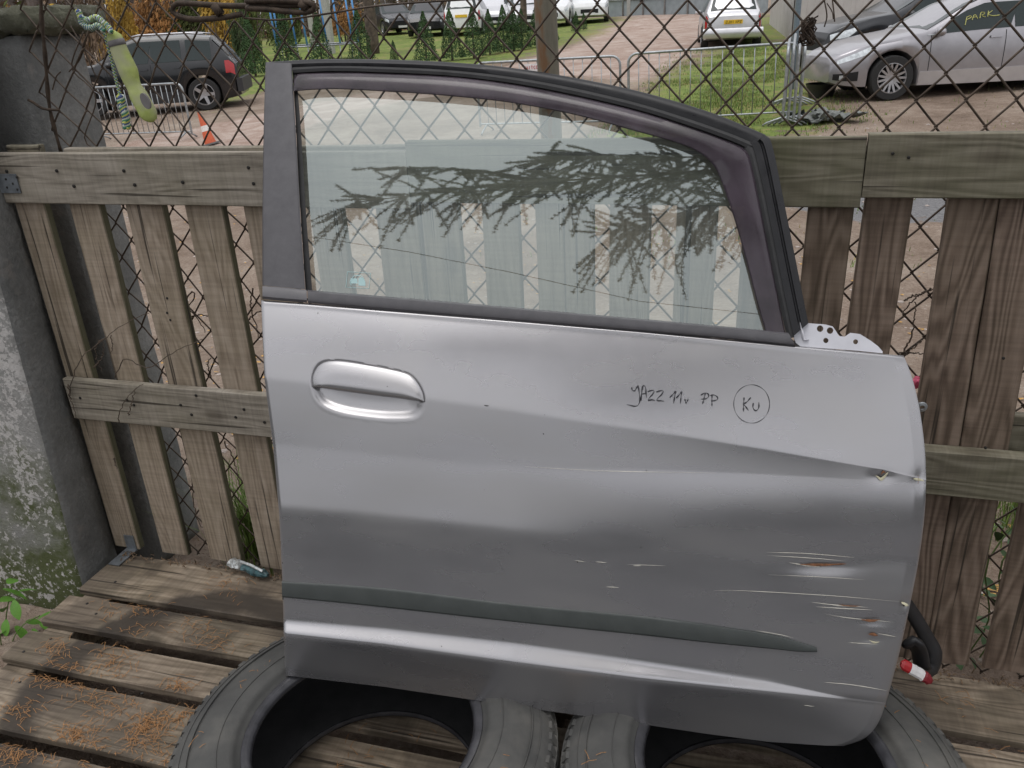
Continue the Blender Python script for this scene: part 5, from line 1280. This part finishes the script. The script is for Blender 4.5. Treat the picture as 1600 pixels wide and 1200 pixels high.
# black lump standing in for the dark car's front bumper
q = onG(1262, 105); lump = MB()
bm = bmesh.new(); bmesh.ops.create_icosphere(bm, subdivisions=3, radius=.34)
for v in bm.verts: v.co *= 1+.35*noise.noise(v.co*3.2)+.12*noise.noise(v.co*9)
lump.add([v.co*1 for v in bm.verts], [tuple(v.index for v in f.verts) for f in bm.faces]); bm.free()
o = lump.build('bumper_lump', M['black'], None, True); o.location = (q.x, q.y, q.z+.42); o.scale = (1.1, .8, 1.2); tag(o, 'black lump standing in for the front bumper of the dark car', 'bumper')
# pale ribbed building at the upper right
t = NT('pale_cladding'); v = t.coord((1,1,1), False); a = t.noise(v, 2, 5, .6); t.set(Base_Color=t.ramp(a, [(.3,(.40,.38,.36)),(.7,(.50,.48,.46))]), Roughness=.6); M['clad'] = t.m
bl = thing('metal_shed', 'pale grey metal-clad shed behind the cars at upper right', 'shed', onG(1300, 60))
A_ = onG(1238, 66); B_ = A_+Vector((math.cos(math.radians(10)), math.sin(math.radians(10)), 0))*5.2; D_ = (onG(1196, 32)-A_); D_.z = 0
D_ = D_.normalized()*9
def ribbed(a_, b_, H_, pitch, depth, nm):
    dd = (b_-a_); L_ = dd.length; dd.normalize(); nn = Vector((dd.y, -dd.x, 0)); n_ = int(L_/pitch); pts = []
    for k in range(n_):
        for u, hh in ((0,0),(.55,0),(.62,depth),(.93,depth)): pts.append(a_+dd*(k+u)*pitch+nn*hh)
    rows_ = [[(p.x, p.y, p.z+z) for p in pts] for z in (-.4, H_)]; back_ = [[(p.x-nn.x*.1, p.y-nn.y*.1, p.z+z) for p in (pts[0], pts[-1])] for z in (-.4, H_)]
    mb = MB(); mb.grid(rows_); mb.grid(back_); mb.build(nm, M['clad'], bl)
ribbed(A_, B_, 3.4, .34, .02, 'front_wall'); ribbed(A_+D_, A_, 3.4, .34, .03, 'side_wall')
mb = MB(); mb.add([A_+Vector((0,0,3.4)), B_+Vector((0,0,3.4)), B_+D_+Vector((0,0,3.5)), A_+D_+Vector((0,0,3.5)), A_+Vector((0,0,3.5)), B_+Vector((0,0,3.5)), B_+D_+Vector((0,0,3.6)), A_+D_+Vector((0,0,3.6))], [(0,1,2,3),(4,5,6,7),(0,1,5,4),(1,2,6,5),(2,3,7,6),(3,0,4,7)]); mb.build('roof', M['clad'], bl)
# grey fence / gate at the end of the track
M['gfence'] = plain('grey_sheet_fence', (.30,.34,.36), .6, .2, var=.12, scale=3)
gf = thing('sheet_fence', 'pale blue grey sheet metal fence and gate closing the far end of the track', 'fence', onG(1050, 22))
a, b = onG(945, 27), onG(1200, 20); dd = (b-a); L_ = dd.length; dd.normalize(); npn = 7
for k in range(npn):
    p, q = a+dd*(L_*k/npn), a+dd*(L_*(k+1)/npn-.06); nn = Vector((dd.y, -dd.x, 0))*.03
    mb = MB(); mb.add([p-nn+Vector((0,0,-.2)), q-nn+Vector((0,0,-.2)), q+nn+Vector((0,0,-.2)), p+nn+Vector((0,0,-.2)), p-nn+Vector((0,0,2.2)), q-nn+Vector((0,0,2.2)), q+nn+Vector((0,0,2.2)), p+nn+Vector((0,0,2.2))], [(0,1,2,3),(4,5,6,7),(0,1,5,4),(1,2,6,5),(2,3,7,6),(3,0,4,7)])
    mb.build('panel', M['gfence'], gf); mb = MB(); mb.tube([p+nn*1.6+Vector((0,0,-.2)), p+nn*1.6+Vector((0,0,2.4))], .06, 8); mb.build('post', M['galv'], gf, True)
    mb = MB(); mb.tube([p+nn*1.8+Vector((0,0,.9)), q+nn*1.8+Vector((0,0,.9))], .05, 6); mb.build('cross_rail', M['galv'], gf, True)
M['cpost'] = plain('pale_concrete_post', (.38,.38,.35), .8, var=.2)
for px, py, h_, lab in ((982, 27, 2.6, 'pale concrete post standing where the grass meets the grey sheet fence'), (491, 78, 2.3, 'pale concrete post beside the trampoline'), (518, 84, 2.2, 'weathered concrete post right of the pale one behind the trampoline')):
    q = onG(px, py); mb = MB(); w_ = .09 if px != 518 else .14; mb.box((-w_,-w_,-.2),(w_,w_,h_)); o = mb.build('concrete_post', M['cpost'], None); o.location = q; tag(o, lab, 'post')
# trampoline with blue poles
tc_ = onG(500, 97); tr = thing('trampoline', 'round garden trampoline with bright blue upright poles on the lawn', 'trampoline', tc_)
M['bluep'] = plain('bright_blue_sleeve', (.10,.30,.62), .5, var=.1); ctr = onG(500, 97)
R_t = 1.55
mb = MB(); mb.tube([(R_t*math.cos(k*math.pi/20), R_t*math.sin(k*math.pi/20), .62) for k in range(41)], .025, 6); mb.build('ring_frame', M['galv'], tr, True, None, False)
mb = MB(); mb.lathe([(0,.60),(R_t*.97,.60),(R_t*.97,.59),(0,.59)], 40); mb.build('jump_mat', M['black'], tr, False, None, False)
for k in range(8):
    a_ = k*math.pi/4+.25; x, y = R_t*math.cos(a_), R_t*math.sin(a_)
    mb = MB(); mb.tube([(x*1.03, y*1.03, .66), (x*1.03-.12, y*1.03, 2.7)], .036, 8); mb.build('pole', M['bluep'], tr, True, None, False)
    mb = MB(); mb.tube([(x, y, .62), (x, y, .02), (x*.8, y*.8, .02)], .022, 6); mb.build('leg', M['galv'], tr, True, None, False)
# ---------------------------------------------------------------- trees, hedges, woodland
M['thuja'] = plain('thuja_green', (.035,.075,.022), .9, var=.5, scale=8); M['trunk'] = plain('rough_trunk', (.095,.072,.055), .9, var=.5, scale=6, bump=.6)
def foliage_mesh(nm, n, samp, s0, s1, mat):
    v, f = [], []
    for _ in range(n):
        p, nrm_ = samp(); a_ = Vector((random.gauss(0,1), random.gauss(0,1), random.gauss(0,1))).normalized(); 
        if nrm_ is not None: a_ = (a_*.7+nrm_).normalized()
        e = a_.orthogonal().normalized(); g = a_.cross(e); s_ = random.uniform(s0, s1); b = len(v)
        v.extend([p-e*s_, p-g*s_*.5, p+e*s_, p+g*s_*.5]); f.append((b,b+1,b+2,b+3))
    return raw_mesh(nm, v, f, mat)
def thuja_samp():
    z = random.random()**1.25; r_ = .30*(1-z)**.75*(.75+.3*random.random()); r_ = max(.02, r_); a_ = random.uniform(0, 6.28)
    w_ = 1+.25*noise.noise(Vector((math.cos(a_)*1.5, math.sin(a_)*1.5, z*5)))
    return Vector((r_*w_*math.cos(a_), r_*w_*math.sin(a_), .06+z*.98)), Vector((math.cos(a_), math.sin(a_), .6)).normalized()
thm = [foliage_mesh('crown', 3200, thuja_samp, .010, .028, M['thuja']) for _ in range(3)]
mb = MB(); mb.tube([(0,0,-.05),(0,0,.9)], [.03,.008], 6); thk = mb.mesh('trunk', M['trunk'])
TH = [(400,120,75),(452,112,78),(505,110,72),(567,108,76),(617,100,30),(667,99,66),(707,95,66),(741,92,66),(766,86,58),(788,82,60),(803,80,56),(816,78,52),(839,74,54),(851,70,48),(862,66,40),(900,50,26),(912,47,22)]
ordn = ['leftmost, beside the door pillar top','second from the left','third from the left, by the trampoline','fourth from the left','smallest one of the row','sixth from the left','seventh from the left','eighth from the left','ninth from the left','tenth from the left','eleventh from the left','twelfth from the left','left of the rusty pole','touching the rusty pole','behind the rusty pole','first one right of the rusty pole','rightmost, at the track']
for k, (px, py, hp_) in enumerate(TH):
    q = onG(px, py); q.z = terrain(q.x, q.y); h_ = hp_/F_PX*(q-CAM).length*1.0
    th = thing('thuja_shrub', 'conical conifer in the lawn row, '+ordn[k], 'conifer', q, (0,0,random.uniform(0,6)), 'conifers along the lawn'); th.scale = (h_*.92, h_*.92, h_)
    link('crown', thm[k % 3], th, False); link('trunk', thk, th, False)
def trunk(px, py, w_px, h_, lean, label, name='tree', crown=None):
    q = onG(px, py); dist = (q-CAM).length; r_ = w_px/F_PX*dist/2; th = thing(name, label, 'tree', q)
    pts = [Vector((lean*u*u*h_+.05*math.sin(u*7), 0, u*h_-.2)) for u in [i/10 for i in range(11)]]
    mb = MB(); mb.tube(pts, [r_*(1.15-.6*i/10) for i in range(11)], 10); mb.build('trunk', M['trunk'], th, True, None, False)
    mb = MB()
    for _ in range(14):
        i = random.randint(5, 10); p = pts[i]; a_ = random.uniform(0, 6.28); e = random.uniform(1, 2.6)
        mb.tube(smooth_line([p, p+Vector((math.cos(a_)*e*.5, math.sin(a_)*e*.5, e*.5)), p+Vector((math.cos(a_)*e, math.sin(a_)*e, e*1.3))], 6), [r_*.35*(1-.15*u) for u in range(6)], 5)
    o = mb.build('branches', M['trunk'], th, True, None, False); o['kind'] = 'stuff'; return th
trunk(583, 84, 17, 7, .0, 'bare brown trunk standing behind the trampoline poles'); trunk(818, 52, 9, 7, 0, 'thin brown trunk in front of the distant silver car'); trunk(212, 62, 12, 9, -.1, 'dark leaning trunk rising behind the black estate car')
cols = {'y': ('yellow_autumn_leaves', (.36,.23,.04)), 'o': ('orange_autumn_leaves', (.30,.15,.05)), 'g': ('olive_leaves', (.10,.13,.035)), 'b': ('brown_leaves', (.17,.12,.08)), 'd': ('dark_green_leaves', (.045,.075,.025))}
LM = {k: plain(n_, c_, .9, var=.5, scale=1.5) for k, (n_, c_) in cols.items()}
def bush_samp(seed):
    bl_ = [(random.uniform(-.8,.8), random.uniform(-.5,.5), random.uniform(.15,1.0), random.uniform(.25,.5)) for _ in range(11)]
    def s_():
        bx = random.choice(bl_); d_ = Vector((random.gauss(0,1), random.gauss(0,1), random.gauss(0,1))).normalized(); rr = bx[3]*random.random()**.4
        p = Vector(bx[:3])+d_*rr; p.z = abs(p.z); return p, None
    return s_
def bush(px, py, w_px, h_px, key_, label, n=2600):
    q = onG(px, py); q.z = terrain(q.x, q.y); dist = (q-CAM).length; w_ = w_px/F_PX*dist/2; h_ = h_px/F_PX*dist
    th = thing('autumn_bush', label, 'bush', q, (0,0,0), 'bushes at the edge of the yard'); th.scale = (w_, w_*.7, h_)
    o = link('foliage', foliage_mesh('foliage', n, bush_samp(px), .035, .085, LM[key_]), th, False)
    mb = MB()
    for k in range(7):
        a_ = random.uniform(-.6,.6); mb.tube(smooth_line([(a_*.3,0,-.05),(a_*.7,random.uniform(-.2,.2),.5),(a_,random.uniform(-.3,.3),1.05)], 6), [.03,.026,.022,.018,.012,.006], 5)
    o = mb.build('stems', M['trunk'], th, True, None, False); o['kind'] = 'stuff'
for a in ((190,95,60,75,'y','yellow leaved bush right beside the gatepost cap'),(160,110,50,95,'b','brown half-bare bush at the left behind the windscreen of the black estate'),(240,80,80,65,'o','rusty orange bush behind the roof of the black estate'),(300,75,90,60,'g','olive bush above the tail of the black estate'),(350,85,70,70,'y','yellow green bush under the rusty iron loop'),(398,95,60,80,'g','green and yellow bush left of the trampoline'),(450,70,70,55,'g','olive bush seen through the trampoline poles'),(540,66,60,38,'o','orange brown bush right of the trampoline, before the white car'),(270,50,110,60,'b','pale brown thicket on the skyline above the black estate'),(385,112,34,60,'d','dark green bush at the right of the black estate')): bush(*a)
# distant woodland: one mass of bare trunks and brush
random.seed(11); mb = MB()
for k in range(520):
    px = random.uniform(-200, 900); dist = random.uniform(70, 100); d_ = sray(px, 40); d_.z = 0; d_.normalize(); p = CAM+d_*dist; p.z = terrain(p.x, p.y)-.5; h_ = random.uniform(9, 18); r_ = random.uniform(.06,.22)
    l_ = random.uniform(-.08,.08); mb.tube([p, p+Vector((l_*h_*.5, 0, h_*.5)), p+Vector((l_*h_, 0, h_))], [r_, r_*.7, r_*.2], 4)
    for _ in range(3):
        u = random.uniform(.2,.9); q = p+Vector((l_*h_*u, 0, h_*u)); a_ = random.uniform(0,6.28); mb.tube([q, q+Vector((math.cos(a_)*1.5, math.sin(a_)*1.5, 1.8))], [r_*.35, .02], 3)
o = mb.build('woodland', plain('grey_bare_trunks', (.17,.14,.125), .95, var=.4, scale=1), None); tag(o, 'distant grey brown wood of bare trunks closing the far side of the yard', 'woodland', kind='stuff')
def wood_samp():
    px = random.uniform(-200, 900); dist = random.uniform(66, 100); d_ = sray(px, 40); d_.z = 0; d_.normalize(); p = CAM+d_*dist; p.z = terrain(p.x, p.y)+12*random.random()**2; return p, None
for key_, n_, s_ in (('b', 14000, .35), ('o', 3000, .3), ('y', 2500, .28), ('g', 3500, .35)):
    tag(link('undergrowth', foliage_mesh('undergrowth', n_, wood_samp, s_*.5, s_, LM[key_])), {'b':'brown undergrowth and twigs filling the distant wood','o':'scattered orange leaves in the distant wood','y':'scattered yellow leaves in the distant wood','g':'dull green shrubs in the distant wood'}[key_], 'undergrowth', kind='stuff')
# ---------------------------------------------------------------- unseen foliage added behind the camera to darken the door's reflections
def added_hedge_samp():
    a_ = random.uniform(math.radians(170), math.radians(370)); r_ = random.uniform(12, 15); h_ = 3.4+1.2*noise.noise(Vector((a_*3, 0, 0))); z = h_*random.random()**.8
    return Vector((r_*math.cos(a_), -2+r_*math.sin(a_), z)), None
tag(link('added_hedge', foliage_mesh('added_hedge', 26000, added_hedge_samp, .12, .30, M['added_hedge'])), 'tall unseen foliage added behind the camera to darken reflections in the door paint', 'added_hedge', kind='stuff')
